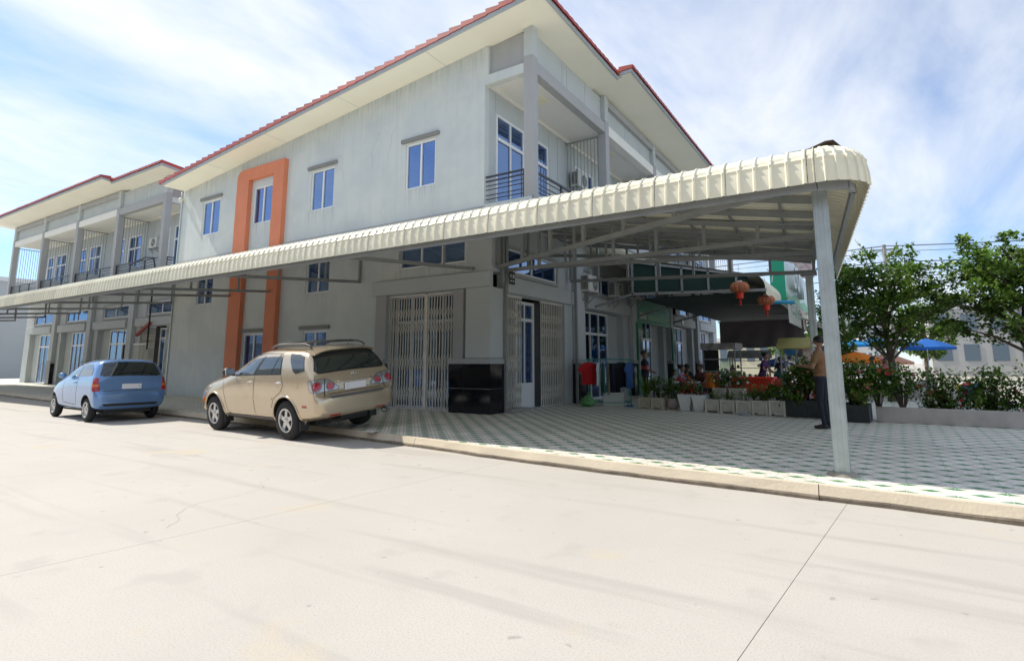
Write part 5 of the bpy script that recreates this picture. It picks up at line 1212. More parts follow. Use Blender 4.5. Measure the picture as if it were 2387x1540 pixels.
def blades(parent, n, L, seed, z0, spread=.8):
    r = random.Random(seed); mb = MB()
    for _ in range(n):
        a = r.uniform(0, 2 * PI); e = r.uniform(.15, spread); l = L * r.uniform(.6, 1.1); w = .012 + .008 * r.random(); pts = []
        for k in range(6):
            u = k / 5; rr = e * l * u * (.4 + .6 * u); z = z0 + l * (u - .45 * e * u * u); pts.append(Vector((math.cos(a) * rr, math.sin(a) * rr, z)))
        s = Vector((-math.sin(a), math.cos(a), 0)); o = len(mb.v); mi = r.choice((0, 1, 1, 2))
        for k, p in enumerate(pts): ww = w * (1 - (k / 5) ** 2) + .001; mb.v += [tuple(p + s * ww), tuple(p - s * ww)]
        for k in range(5): mb.f.append((o + 2 * k, o + 2 * k + 1, o + 2 * k + 3, o + 2 * k + 2)); mb.m.append(mi)
    return mb.build('foliage', M_leafs, parent, recalc=False)
def pot_ribbed(g, w, h, m):
    b = MB(); t, bt = w / 2, w * .42
    def ring(z, e): return [(-e, -e, z), (e, -e, z), (e, e, z), (-e, e, z)]
    vs = ring(.05, bt) + ring(h - .04, t - .012) + ring(h - .04, t) + ring(h, t) + ring(h, t - .02) + ring(h - .05, t - .025)
    b.add(vs, [tuple(4 * i + q for q in (0, 1)) + (4 * (i + 1) + 1, 4 * (i + 1)) for i in range(5)] + [(4 * i + k, 4 * i + (k + 1) % 4, 4 * i + 4 + (k + 1) % 4, 4 * i + 4 + k) for i in range(5) for k in (1, 2, 3)] + [(3, 2, 1, 0)])
    for k in range(4): sx, sy = ((-1, -1), (1, -1), (1, 1), (-1, 1))[k]; b.hexa([(sx * bt - .03, sy * bt - .03, 0), (sx * bt + .03, sy * bt - .03, 0), (sx * bt + .03, sy * bt + .03, 0), (sx * bt - .03, sy * bt + .03, 0), (sx * (t - .03) - .022, sy * (t - .03) - .022, h - .04), (sx * (t - .03) + .022, sy * (t - .03) - .022, h - .04), (sx * (t - .03) + .022, sy * (t - .03) + .022, h - .04), (sx * (t - .03) - .022, sy * (t - .03) + .022, h - .04)])
    for k in range(7):
        u = -.66 + 1.32 * k / 6
        for sx, sy in ((0, -1), (1, 0), (-1, 0)):
            A = (u * bt, -bt - .006, .07) if sx == 0 else (sx * (bt + .006), u * bt, .07); B_ = (u * (t - .012), -t + .004, h - .05) if sx == 0 else (sx * (t - .004), u * (t - .012), h - .05); b.beam(A, B_, .014, .014)
    b.build('pot', m, g); s = MB(); s.add(ring(h - .045, t - .024), [(0, 1, 2, 3)]); s.build('soil', M_soil, g)
def pot_taper(g, w, h, m):
    b = MB(); r = w / 2 * 1.414
    vs = []
    for e, z in ((.62, 0), (1, h), (.90, h), (.88, h - .05)):
        q = e * w / 2; vs += [(-q, -q, z), (q, -q, z), (q, q, z), (-q, q, z)]
    b.add(vs, [(4 * i + k, 4 * i + (k + 1) % 4, 4 * i + 4 + (k + 1) % 4, 4 * i + 4 + k) for i in range(3) for k in range(4)] + [(3, 2, 1, 0)]); b.build('pot', m, g, bevel=.008)
    s = MB(); q = .44 * w; s.add([(-q, -q, h - .05), (q, -q, h - .05), (q, q, h - .05), (-q, q, h - .05)], [(0, 1, 2, 3)]); s.build('soil', M_soil, g)
def pot_round(g, w, h, m):
    b = MB(); R_ = w / 2; b.lathe([(R_ * .55, 0), (R_ * .9, h * .25), (R_, h * .6), (R_ * .92, h * .92), (R_ * .98, h), (R_ * .88, h), (R_ * .84, h - .05), (.001, h - .05)], 24); b.build('pot', m, g, smooth=True)
M_beige = mat('beige_pot', (.60, .55, .44), .6, var=.2, scale=7, stain=.25, sscale=3); M_wpot = mat('white_pot', (.78, .80, .80), .5, var=.12, scale=5, stain=.15, sscale=3); M_rpot = mat('rose_pot', (.46, .38, .37), .6, var=.2, scale=6)
POTS = [  # x, y, kind, w, h, plant, label
 (-5.40, 15.50, 'rib', .34, .30, ('blade', 90, .75), 'beige ribbed planter with arching grass leaves, leftmost of the row'),
 (-5.02, 15.44, 'rib', .36, .31, ('bush', .34, .62, 420), 'beige ribbed planter with a bushy plant, second from the left'),
 (-4.63, 15.46, 'round', .36, .30, ('bush', .30, .58, 380), 'round rose grey pot with a leafy plant'),
 (-4.24, 15.30, 'taper', .38, .43, ('redbush', .24, .55, 240), 'tall white tapered pot with red flowers'),
 (-3.86, 15.22, 'taper', .37, .42, ('bush', .17, .32, 130), 'tall white tapered pot with a low plant'),
 (-3.50, 15.16, 'rib', .37, .33, ('bush', .12, .16, 60), 'pale ribbed planter with a few low sprigs, right of the tall white pots'),
 (-3.11, 15.10, 'rib', .37, .33, ('bush', .14, .20, 60), 'pale ribbed planter below the two raised planters'),
 (-2.72, 15.04, 'rib', .37, .33, ('bush', .2, .25, 110), 'pale ribbed planter right behind the crumpled white bag'),
 (-2.34, 15.00, 'rib', .38, .35, ('bush', .36, .34, 420), 'pale ribbed planter with spreading leaves in front of the red tub'),
 (-1.95, 14.95, 'rib', .38, .37, ('bush', .34, .42, 460), 'pale ribbed planter beside the black trough, rightmost of the row'),
 (-3.42, 15.72, 'rib', .36, .30, ('flower', .30, .50, 420), 'raised ribbed planter with white flowers behind the front row'),
 (-3.00, 15.68, 'rib', .36, .30, ('flower', .34, .45, 380), 'raised ribbed planter standing next to the white flowered one')]
for k, (x, y, kd, w, h, pl_, lab) in enumerate(POTS):
    z = .15 + (.30 if k >= 10 else 0)
    g = thing('potted_plant', lab, 'potted plant', (x, y, z), -.06, 'planters in a row across the pavement')
    {'rib': pot_ribbed, 'taper': pot_taper, 'round': pot_round}[kd](g, w, h, M_beige if k < 2 else (M_rpot if kd == 'round' else (M_wpot if kd == 'taper' else mat('pale_pot', (.66, .64, .56), .6, var=.18, scale=7, stain=.2, sscale=3))))
    parent_z = h - .05
    if pl_[0] == 'blade': blades(g, pl_[1], pl_[2], k, h - .05)
    else:
        R_, H_, n = pl_[1:]
        bush(g, [(0, 0, h + H_ * .45, R_ * .8, R_ * .8, H_ * .5), (R_ * .4, -.05, h + H_ * .3, R_ * .6, R_ * .6, H_ * .35), (-R_ * .4, .0, h + H_ * .6, R_ * .6, R_ * .6, H_ * .35)], n, .10 if R_ > .2 else .07, 20 + k, ['red'] if pl_[0] == 'redbush' else (['white', 'pink'] if pl_[0] == 'flower' else None), 34 if pl_[0] == 'redbush' else 16)
pk = thing('plank_shelf', 'low plank shelf carrying the two raised planters', 'shelf', (-3.21, 15.70, .15), -.06); b = MB(); b.box(-.50, .50, -.2, .2, .27, .30); b.build('plank', mat('old_wood', (.16, .13, .10), .8, var=.3, scale=8), pk); 
for x in (-.4, .4): b = MB(); b.box(x - .05, x + .05, -.15, .15, 0, .27); b.build('block', M_grout, pk)
M_trough = mat('black_tile_trough', (.020, .026, .030), .35, var=.3, scale=8, stain=.2)
def trough(x0, x1, y0, y1, h, lab, blobs, n, fl, nf, seed):
    global parent_z
    g = thing('planter_trough', lab, 'planter', ((x0 + x1) / 2, (y0 + y1) / 2, .15), -.05); X, Y = (x1 - x0) / 2, (y1 - y0) / 2
    b = MB(); b.box(-X, X, -Y, -Y + .06, 0, h); b.box(-X, X, Y - .06, Y, 0, h); b.box(-X, -X + .06, -Y + .06, Y - .06, 0, h); b.box(X - .06, X, -Y + .06, Y - .06, 0, h)
    nx = max(1, round(2 * X / .4))
    b.build('trough', M_grout, g)
    for k in range(nx):
        b = MB(); a0 = -X + 2 * X * k / nx; b.box(a0 + .003, a0 + 2 * X / nx - .003, -Y - .012, -Y - .001, .004, h); b.build('cladding_tile', M_trough, g)
    s = MB(); s.box(-X + .06, X - .06, -Y + .06, Y - .06, h - .12, h - .04); s.build('soil', M_soil, g); parent_z = h - .05
    bush(g, blobs, n, .10, seed, fl, nf); return g
trough(-1.74, -.86, 14.72, 15.5, .40, 'long black trough with a tall bushy rose shrub behind the man', [(-.25, .0, .85, .36, .35, .42), (.22, .05, .80, .36, .35, .40), (-.05, .1, 1.12, .30, .3, .25), (-.3, -.25, .5, .28, .25, .25), (.25, -.3, .5, .25, .2, .22)], 3600, ['pink', 'white'], 26, 91)
trough(-.62, -.08, 14.15, 15.2, .36, 'black trough with pink and red flowering shrub right of the steel post', [(.0, 0, .85, .42, .4, .42), (.42, .1, .92, .42, .4, .42), (.85, .2, .80, .4, .4, .4), (.2, -.3, .55, .36, .3, .25), (-.1, .1, 1.1, .3, .3, .2)], 4200, ['pink', 'red', 'white'], 60, 92)
cb = thing('low_wall', 'low plastered planter wall right of the black troughs', 'wall', (.72, 14.6, .15), -.05); b = MB(); b.box(-.70, 3.5, -.08, .08, 0, .32); b.build('plaster', mat('pale_plaster', (.46, .43, .40), .9, var=.2, scale=3, stain=.25, bump=.3), cb, bevel=.01)
global_sh = thing('shrub', 'flowering rose hedge growing behind the low plastered wall', 'shrub', (2.5, 15.2, .15)); parent_z = .05
bush(global_sh, [(-1.2 + .75 * k, .1 * (k % 2), .62 + .1 * (k % 3), .5, .4, .48) for k in range(6)] + [(-1.3 + .55 * k, -.1, .38, .36, .3, .26) for k in range(8)], 9000, .11, 93, ['pink', 'white', 'red'], 70)
# ------------------------------------------------------------------ tub, bucket, bottles, lanterns
M_redp = mat('red_plastic', (.62, .035, .012), .4, var=.08, scale=6); M_orp = mat('orange_plastic', (.72, .20, .02), .4)
tb = thing('red_tub', 'large red plastic tub on legs behind the planters', 'tub', (-2.93, 17.5, .15), .02)
b = MB(); vs = []
for ex, ey, z in ((.48, .30, .42), (.56, .36, .78), (.62, .41, .80), (.62, .41, .86), (.57, .37, .86), (.46, .28, .46)): vs += [(-ex, -ey, z), (ex, -ey, z), (ex, ey, z), (-ex, ey, z)]
b.add(vs, [(4 * i + k, 4 * i + (k + 1) % 4, 4 * i + 4 + (k + 1) % 4, 4 * i + 4 + k) for i in range(5) for k in range(4)] + [(3, 2, 1, 0), (20, 21, 22, 23)])
for k in range(5): x = -.44 + .22 * k; b.beam((x * .9, -.305, .46), (x * 1.1, -.365, .77), .03, .02)
b.build('basin', M_redp, tb, bevel=.01); 
for sx in (-.42, .42):
    for sy in (-.25, .25): q = MB(); q.box(sx - .03, sx + .03, sy - .03, sy + .03, 0, .42); q.build('leg', M_bars, tb)
bk = thing('orange_bucket', 'orange bucket on a stool left of the red tub', 'bucket', (-3.95, 17.0, .15)); b = MB(); b.lathe([(.13, .54), (.165, .90), (.18, .905), (.18, .94), (.16, .94), (.125, .57)], 24); b.build('shell', M_orp, bk, smooth=False, auto=35); q = MB(); q.lathe([(.155, .945), (.155, .955), (.02, .975)], 20); q.build('lid', mat('yellow_lid', (.70, .36, .08), .5), bk)
q = MB(); q.box(-.16, .16, -.16, .16, .50, .54); 
for sx in (-.13, .13):
    for sy in (-.13, .13): q.box(sx - .02, sx + .02, sy - .02, sy + .02, 0, .5)
q.build('stool', M_black, bk)
wb = thing('water_bottle', 'blue tinted water bottle standing behind the white pots', 'water bottle', (-3.84, 15.86, .15)); b = MB(); b.lathe([(.12, .0), (.135, .03), (.135, .12), (.125, .14), (.135, .16), (.135, .30), (.06, .40), (.03, .42), (.03, .47)], 20); b.build('bottle', mat('blue_pet', (.20, .36, .44), .15, trans=.3), wb, smooth=True)
blob('plastic_bag', 'bundle of white and grey plastic bags hung beside the red tub', 'plastic bag', (-3.62, 17.2, .72), .20, M_bag, 9, (1, .9, 1.1), .3)
def lantern(label, loc, s):
    g = thing('lantern', label, 'lantern', loc, 0, 'red and gold paper lanterns'); n = 24
    b = MB(); pr = [(.08, .30), (.16, .285), (.225, .22), (.245, .15), (.225, .08), (.16, .015), (.08, .0)]; vs = []
    for r, z in pr:
        for k in range(n): rr = r * (1 + (.05 if k % 2 else -.03)); a = 2 * PI * k / n; vs.append((rr * math.cos(a) * s, rr * math.sin(a) * s, z * s))
    b.add(vs, [(i * n + k, i * n + (k + 1) % n, (i + 1) * n + (k + 1) % n, (i + 1) * n + k) for i in range(6) for k in range(n)]); b.build('shade', mat('lantern_silk', (.66, .22, .12), .55, trans=.35, var=.3, scale=6), g)
    q = MB()
    for k in range(12):
        a = 2 * PI * k / 12; q.tube([(r * 1.06 * math.cos(a) * s, r * 1.06 * math.sin(a) * s, z * s) for r, z in pr], .004, 4)
    q.build('gold_ribs', mat('gold_wire', (.60, .42, .16), .35, .7), g)
    c = MB(); c.lathe([(.085 * s, .30 * s), (.085 * s, .335 * s), (.04 * s, .34 * s)], 16); c.build('cap', mat('cap_cream', (.66, .60, .50), .5), g)
    d = MB(); d.lathe([(.10 * s, .0), (.105 * s, -.02 * s), (.095 * s, -.17 * s), (.085 * s, -.17 * s), (.085 * s, -.01 * s)], 18); d.build('skirt', M_redp, g)
    e = MB(); e.tube([(0, 0, -.05 * s), (0, 0, -.22 * s)], .012, 6); e.lathe([(.03 * s, -.20 * s), (.035 * s, -.22 * s), (.03 * s, -.36 * s), (.001, -.36 * s)], 10); e.build('tassel', mat('tassel_red', (.45, .02, .015), .8), g)
    f = MB(); f.tube([(0, 0, .33 * s), (0, 0, .33 * s + .5)], .004, 4); f.build('cord', M_black, g)
lantern('larger red and gold lantern hanging left of the second one', (-3.03, 17.0, 3.42), 1.02); lantern('smaller lantern with a long red skirt, hanging to the right', (-2.48, 18.0, 3.12), .95)
cl = thing('flood_lamp', 'small white flood lamp under the canopy near the third doorway', 'lamp', (-7.2, 20.6, 4.75)); b = MB(); b.box(-.10, .10, -.03, .03, -.07, .07); b.build('housing', M_black, cl, bevel=.01); b = MB(); b.box(-.085, .085, -.036, -.031, -.055, .055); b.build('lens', mat('lamp_lens', (.8, .82, .84), .2), cl); b = MB(); b.tube([(0, 0, .07), (0, .1, .16), (-.5, .2, .2)], .012, 6); b.build('arm', M_black, cl)
np_ = thing('house_number', 'small black house number plate above the front gate', 'sign', (-7.80, 12.22, 3.62), 0); b = MB(); b.box(-.012, .0, -.13, .13, -.17, .17); b.build('plate', M_black, np_, bevel=.004)
b = MB()
for y_, z_, w_, h_ in ((-.07, .08, .07, .02), (-.07, .02, .07, .02), (-.095, .05, .02, .08), (.03, .05, .025, .10), (.075, .05, .025, .10), (-.06, -.08, .09, .025), (.05, -.08, .06, .025)): b.box(.001, .003, y_ - w_ / 2, y_ + w_ / 2, z_ - h_ / 2, z_ + h_ / 2)
b.build('plate_figures', M_alu, np_, kind='stuff')
# ------------------------------------------------------------------ second canopy and the shops beneath it
M_dkgreen = mat('dark_green_sheet', (.006, .038, .030), .7, var=.2, scale=2); M_green = mat('shop_green', (.02, .24, .12), .55, var=.12, scale=2); M_sgreen = mat('sign_green', (.012, .36, .20), .45, var=.05, scale=2)
cp2 = thing('shop_canopy', 'second canopy with dark green front over the shops further along', 'canopy', (-8, 17.5, 0))
Y0, Y1, XE = 17.2, 31.5, -2.35
def row2(y, l):
    pts = [(-7.95, y, 5.15 + l), (-5.2, y, 4.55 + l)]
    for k in range(9):
        a = PI / 2 * k / 8; pts.append((XE - .42 + .40 * math.sin(a) + l * k / 8, y, 3.98 - .42 + .42 * math.cos(a)))
    pts.append((XE, y, 3.34)); return pts
yy = Y0
while yy < Y1:
    mb = MB(); rows = []
    for k in range(5):
        for o_, l in ((0, 0), (.11, 0), (.13, .025), (.165, .025)): rows.append(row2(yy + .18 * k + o_, l))
    rows.append(row2(yy + .9, 0)); m_ = len(rows[0]); mb.add([p for r in rows for p in r], [(i * m_ + j, (i + 1) * m_ + j, (i + 1) * m_ + j + 1, i * m_ + j + 1) for i in range(len(rows) - 1) for j in range(m_ - 1)]); mb.build('roof_sheet', M_sheet, cp2, world=True, recalc=False, auto=40); yy += .9
for y0 in (17.25, 21.6, 26.2):
    m = MB(); m.beam((-7.7, y0, 3.28), (-6.35, y0, 3.62), .06, .07); m.beam((-6.35, y0, 3.62), (XE, y0, 3.48), .06, .08); m.beam((-7.9, y0, 5.02), (XE - .4, y0, 3.92), .06, .07)
    for x in (-6.35, -5.55, -4.75, -3.95, -3.15): m.beam((x, y0, 3.56), (x, y0, 5.04 - (x + 7.9) * .215), .06, .06)
    m.build('truss', M_truss, cp2, world=True)
for x0, x1 in ((-6.32, -5.58), (-5.52, -4.78), (-4.72, -3.98), (-3.92, -3.18), (-3.12, -2.85)):
    m = MB(); z = lambda x: 5.0 - (x + 7.9) * .215; m.prism([(x0, 3.6), (x1, 3.6), (x1, z(x1)), (x0, z(x0))], 17.31, 17.33, lambda p, q, c: (p, c, q)); m.build('green_panel', M_dkgreen, cp2, world=True)
m = MB(); m.box(-6.3, -2.6, 17.9, 30.5, 3.50, 3.53); m.build('green_ceiling', M_dkgreen, cp2, world=True)
for y0 in (24.2, 31.0): m = MB(); m.box(-2.42, -2.32, y0, y0 + .1, .15, 3.4); m.build('post', M_galv, cp2, world=True)
gd = thing('roof_gutter_rod', 'thin white bent metal rod on the shop canopy edge', 'rod', (-2.2, 17.6, 3.95)); m = MB(); m.tube([(-.1, -.3, .12), (.0, 0, .06), (.55, .1, -.02), (.62, .15, -.10)], .02, 6); m.tube([(0, 0, .06), (-.05, .1, -.2)], .015, 6); m.build('rod', M_alu, gd)
bt = thing('blue_tube', 'blue plastic tube sticking out below the canopy edge', 'tube', (-2.2, 18.4, 3.22)); m = MB(); m.tube([(-.15, 0, .01), (.42, .15, -.015)], .055, 12); m.tube([(-.2, 0, .01), (-.14, 0, .01)], .07, 12); m.build('tube', mat('blue_plastic', (.015, .27, .46), .4), bt, auto=40)
# shop wall of the third bay: green paint and its signs
sg_ = thing('shop_sign', 'green shop fascia with pale lettering strips over the third doorway', 'sign', (-7.8, 23.6, 3.5))
m = MB(); m.box(-7.86, -7.80, 21.55, 26.15, 3.02, 4.05); m.build('board', M_green, sg_, world=True)
m = MB(); rr = random.Random(4)
def strokes(m, x, y0, y1, z0, z1, r, n, mi=0, w=.02):
    """short brush-like glyph strokes standing proud of a board facing +x"""
    st = (y1 - y0) / n
    for k in range(n):
        yc = y0 + st * (k + .5)
        for _ in range(3):
            if r.random() < .5: a = r.uniform(z0, (z0 + z1) / 2); m.box(x, x + .006, yc - w / 2 + r.uniform(-.2, .2) * st, yc + w / 2 + r.uniform(-.1, .2) * st, a, a + (z1 - z0) * r.uniform(.35, .5), mi)
            else: a = r.uniform(z0, z1 - w); m.box(x + .001, x + .0065, yc - st * .35, yc + st * .3, a, a + w, mi)
strokes(m, -7.80, 21.8, 25.9, 3.55, 3.9, rr, 20); m.build('lettering', mat('teal_letter', (.10, .36, .28), .6), sg_, world=True, kind='stuff')
m = MB(); m.box(-7.80, -7.785, 21.85, 22.75, 3.20, 3.46); m.build('pale_strip', mat('pale_strip', (.40, .46, .38), .6), sg_, world=True)
m = MB(); m.box(-7.80, -7.785, 22.9, 26.0, 3.18, 3.42); m.build('pale_strip', mat('pale_green_strip', (.16, .40, .22), .6), sg_, world=True)
for k, (y0, y1, lab, c) in enumerate(((21.50, 21.95, 'tall pale notice on the green pillar by the shop door', (.46, .48, .46)), (26.15, 26.62, 'tall pale blue notice on the green pillar further along', (.40, .50, .50)))):
    g = thing('green_pillar', ('green painted pillar left of the third doorway', 'green painted pillar right of the third doorway')[k], 'pillar', (-7.75, y0, .15)); m = MB(); m.box(-7.97, -7.74, y0 - .08, y1 + .05, .152, 3.01); m.build('shaft', M_green, g, world=True)
    n_ = thing('notice', lab, 'notice', (-7.73, y0, 1.2)); m = MB(); m.box(-7.735, -7.725, y0, y1, 1.15, 2.75); m.build('sheet', mat('notice_%d' % k, c, .6, var=.12, scale=3), n_, world=True); m = MB(); strokes(m, -7.725, y0 + .05, y1 - .05, 1.3, 2.6, rr, 4, w=.03); m.build('print', mat('notice_ink', (.08, .20, .22), .7), n_, world=True, kind='stuff')
g = thing('wall_emblem', 'small red round emblem above the fourth doorway', 'emblem', (-7.86, 28.3, 3.42)); m = MB(); m.lathe([(.12, 0), (.12, .02), (.05, .022), (.05, .0)], 16, (0, 0, 0), 'x'); m.build('disc', M_red, g)
g = thing('vent_box', 'dark louvred vent box on the wall right of the green fascia', 'vent', (-7.84, 27.3, 3.95)); m = MB(); m.box(-.1, .05, -.35, .35, -.22, .22); m.build('box', M_black, g, bevel=.01)
for k in range(5): m = MB(); m.box(.05, .06, -.3, .3, -.18 + .08 * k, -.15 + .08 * k); m.build('slat', M_bars, g)
# tarpaulin
tp_ = thing('tarpaulin', 'grey brown tarpaulin curtain hanging below the shop canopy', 'tarpaulin', (-3.5, 24, 2)); m = MB(); n = 40; vs = []
for j in range(13):
    for k in range(n + 1):
        u = k / n; v = j / 12; x = -5.15 + 3.1 * u; z = 3.06 - 1.05 * v + .02 * math.sin(u * 11) * v; fold = .05 * math.sin(u * 34 + v * (1 - u) * 6) * (.2 + u * u) * (.4 + v); vs.append((x, 24 + fold + .25 * max(0, u - .75) * v, z))
m.add(vs, [(j * (n + 1) + k, j * (n + 1) + k + 1, (j + 1) * (n + 1) + k + 1, (j + 1) * (n + 1) + k) for j in range(12) for k in range(n)]); m.build('cloth', mat('tarp_grey', (.20, .17, .175), .8, var=.12, scale=1.5, stain=.2), tp_, world=True, smooth=True, recalc=False)
m = MB(); m.tube([(-5.2, 24, 3.07), (-2.0, 24, 3.07)], .025, 8); m.build('rod', M_truss, tp_, world=True)
# roof sign
rs = thing('roof_sign', 'tall sign box, green edge and white face with big round letters', 'sign', (-2.4, 20.5, 3.4))
m = MB(); m.box(-2.66, -2.20, 20.5, 20.54, 3.45, 5.06); m.build('green_end', M_sgreen, rs, world=True)
m = MB(); m.box(-2.66, -2.21, 20.54, 29.5, 3.62, 5.05); m.build('face', mat('sign_face', (.60, .76, .74), .4, var=.06, scale=.6), rs, world=True)
m = MB(); m.prism([(20.56, 3.62), (29.4, 3.62), (29.4, 3.75), (27, 4.0), (25.3, 3.80), (23.6, 3.98), (22, 3.75), (20.56, 3.8)], -2.209, -2.203, lambda p, q, c: (c, p, q)); m.build('green_swash', mat('sign_swash', (.22, .56, .36), .5), rs, world=True)
Mletter = mat('sign_letter', (.72, .76, .78), .35)
for ch_, y_, z_, s_ in (('C', 21.9, 4.42, 1.25), ('O', 23.1, 4.42, 1.25), ('M', 24.6, 4.25, 1.05)):
    text_obj('letter', ch_, s_, Mletter, rs, (-2.12 + 2.4, y_ - 20.5, z_ - 3.4), (PI / 2, 0, PI / 2), .09, .02)
lb = thing('banner', 'white banner with green and red lettering below the sign box', 'banner', (-2.1, 20.4, 2.7)); m = MB(); m.box(-2.16, -2.12, 20.4, 26.2, 2.72, 3.52); m.build('sheet', mat('banner_white', (.62, .64, .58), .6, var=.08, scale=1.5), lb, world=True)
for nm, c, y0, y1, z0, z1, n in (('green_print', (.10, .34, .20), 20.7, 24.4, 2.95, 3.4, 7), ('red_print', (.55, .09, .06), 23.5, 26, 2.9, 3.45, 5)):
    m = MB(); strokes(m, -2.12, y0, y1, z0, z1, rr, n, w=.05); m.build(nm, mat(nm, c, .6), lb, world=True, kind='stuff')
sr = thing('lean_to_roof', 'small cream lean-to roof behind the banner', 'roof', (-2, 27, 3)); m = MB(); m.prism([(-2.2, 3.2), (-1.0, 2.72), (-1.0, 2.76), (-2.2, 3.25)], 25.5, 31, lambda p, q, c: (p, c, q)); m.build('sheet', M_sheet, sr, world=True)
for y0 in (26.0, 30.6): m = MB(); m.box(-1.2, -1.13, y0, y0 + .07, 0, 2.8); m.build('post', M_bars, sr, world=True)
s2_ = thing('billboard', 'pale pink printed billboard beyond the roof sign', 'billboard', (-2.9, 34, 0)); m = MB(); m.box(-3.55, -2.2, 34, 34.06, 6.0, 7.0); m.build('board', mat('pink_print', (.62, .42, .42), .6, col2=(.72, .68, .66), scale=5, var=.1), s2_, world=True)
for x in (-3.4, -2.4): m = MB(); m.box(x - .05, x + .05, 34.07, 34.15, 0, 6.9); m.build('leg', M_bars, s2_, world=True)
# ------------------------------------------------------------------ stalls
ct = thing('food_cart', 'dark food cart with a glass case below the tarpaulin', 'food cart', (-4.35, 20.4, .15), -.1)
m = MB(); m.box(-.55, .55, -.35, .35, .25, .95); m.build('body', mat('cart_grey', (.13, .14, .16), .5, var=.15), ct, bevel=.015); m = MB(); m.box(-.58, .58, -.38, .38, .952, .985); m.build('counter', M_galv, ct)
m = MB(); 
for x in (-.53, .53):
    for y in (-.33, .33): m.box(x - .018, x + .018, y - .018, y + .018, .985, 1.72)
m.box(-.55, .55, -.345, -.315, 1.36, 1.40); m.build('case_frame', M_bars, ct); m = MB(); m.box(.02, .50, -.34, -.335, .99, 1.36); m.build('pane', M_clear, ct); m = MB(); m.box(-.52, -.02, -.30, -.28, .99, 1.70); m.build('dark_panel', M_black, ct)
m = MB(); m.box(-.60, .60, -.40, .40, 1.72, 1.93); m.build('roof_box', mat('cart_sign', (.40, .40, .39), .5, col2=(.26, .22, .20), scale=4), ct, bevel=.01)
for x in (-.36, .36):
    for y in (-.36, .36): m = MB(); m.lathe([(.16, -.025), (.18, 0), (.16, .025)], 20, (x, y, .18), 'y'); m.build('wheel', M_tyre, ct)
def stall(label, loc, rz, w, d, roofcol, goods, h=2.0):
    g = thing('market_stall', label, 'market stall', loc, rz); r = random.Random(int(loc[0] * 77 + loc[1]))
    m = MB()
    for x in (-w / 2, w / 2):
        for y in (-d / 2, d / 2): m.box(x - .02, x + .02, y - .02, y + .02, 0, h)
    for z in (.8, 1.15, 1.5): m.box(-w / 2, w / 2, -d / 2 - .01, -d / 2 + .01, z, z + .03)
    m.build('frame', M_bars, g); m = MB(); m.box(-w / 2, w / 2, -d / 2 + .02, d / 2 - .02, .70, .74); m.build('counter', M_galv, g)
    m = MB(); m.prism([(-d / 2 - .25, h - .12), (0, h + .22), (d / 2 + .25, h - .12), (d / 2 + .25, h - .08), (0, h + .26), (-d / 2 - .25, h - .08)], -w / 2 - .1, w / 2 + .1, lambda p, q, c: (c, p, q)); m.build('roof', mat('stall_%02d%02d%02d' % tuple(int(c * 99) for c in roofcol), roofcol, .7, var=.12, scale=2), g)
    for k in range(goods):
        x = -w / 2 + .1 + (w - .2) * k / max(1, goods - 1); z = r.choice((.74, 1.18, 1.53)); c = r.choice(((.5, .06, .04), (.55, .42, .10), (.12, .3, .12), (.5, .5, .46), (.10, .16, .4))); hh = r.uniform(.12, .26)
        q = MB(); q.lathe([(.05, 0), (.07, hh * .3), (.065, hh * .8), (.03, hh)], 10); o = q.build('jar', mat('goods_%02d%02d%02d' % tuple(int(v * 99) for v in c), c, .5), g, smooth=True); o.location = (x, -d / 2 + .1, z)
    return g
stall('snack stall with an olive yellow roof board behind the shrubs', (-2.05, 21.4, .0), -.05, 1.0, .7, (.40, .36, .12), 9)
stall('low stall with a dark roof behind the girl on the red chair', (-1.62, 22.6, .0), -.1, .8, .6, (.12, .10, .10), 6, 1.75)
stall('far stall under a sky blue roof at the end of the awning', (-2.4, 29.5, 0), .1, 1.8, 1.2, (.03, .30, .62), 7, 1.9)
stall('far stall with a pale canvas roof left of the blue roofed one', (-4.9, 29.0, 0), .1, 1.7, 1.2, (.60, .56, .48), 7, 1.75)
pb = thing('banner', 'narrow printed pink banner hanging at the snack stall', 'banner', (-1.72, 21.0, 1.2)); m = MB(); m.box(-.16, .16, -.01, .01, 0, .85); m.build('sheet', mat('pink_banner', (.62, .40, .36), .7, col2=(.6, .55, .45), scale=6), pb)
rc = thing('chair', 'red plastic chair under the girl in pink', 'chair', (-1.72, 20.0, .15), -PI / 2 + .3)
m = MB(); m.box(-.22, .22, -.20, .22, .385, .41); m.build('seat', M_redp, rc, bevel=.01); m = MB(); m.box(-.22, .22, -.24, -.21, .44, .85); m.build('backrest', M_redp, rc, bevel=.01)
for sx in (-.19, .19):
    for sy in (-.18, .19): m = MB(); m.box(sx - .02, sx + .02, sy - .02, sy + .02, 0, .385); m.build('leg', M_redp, rc)
for k, (x, y, rz_, lab, c) in enumerate(((-5.25, 19.2, 0, 'under the woman in black', 0), (-5.9, 19.9, -PI * .4, 'under the child in white', 1), (-4.9, 21.3, PI * .6, 'under the man in orange brown', 0), (-3.75, 19.0, PI, 'under the person in grey blue', 1), (-2.75, 22.2, PI, 'under the person in teal', 0))):
    g = thing('stool', ('red', 'blue')[c] + ' plastic stool ' + lab, 'stool', (x, y, .15), rz_); mm_ = (M_redp, mat('blue_stool', (.04, .12, .42), .4))[c]; m = MB(); m.box(-.16, .16, -.16, .16, .355, .385); m.build('seat', mm_, g, bevel=.01)
    for sx in (-.13, .13):
        for sy in (-.13, .13): m = MB(); m.box(sx - .018, sx + .018, sy - .018, sy + .018, 0, .355); m.build('leg', mm_, g)
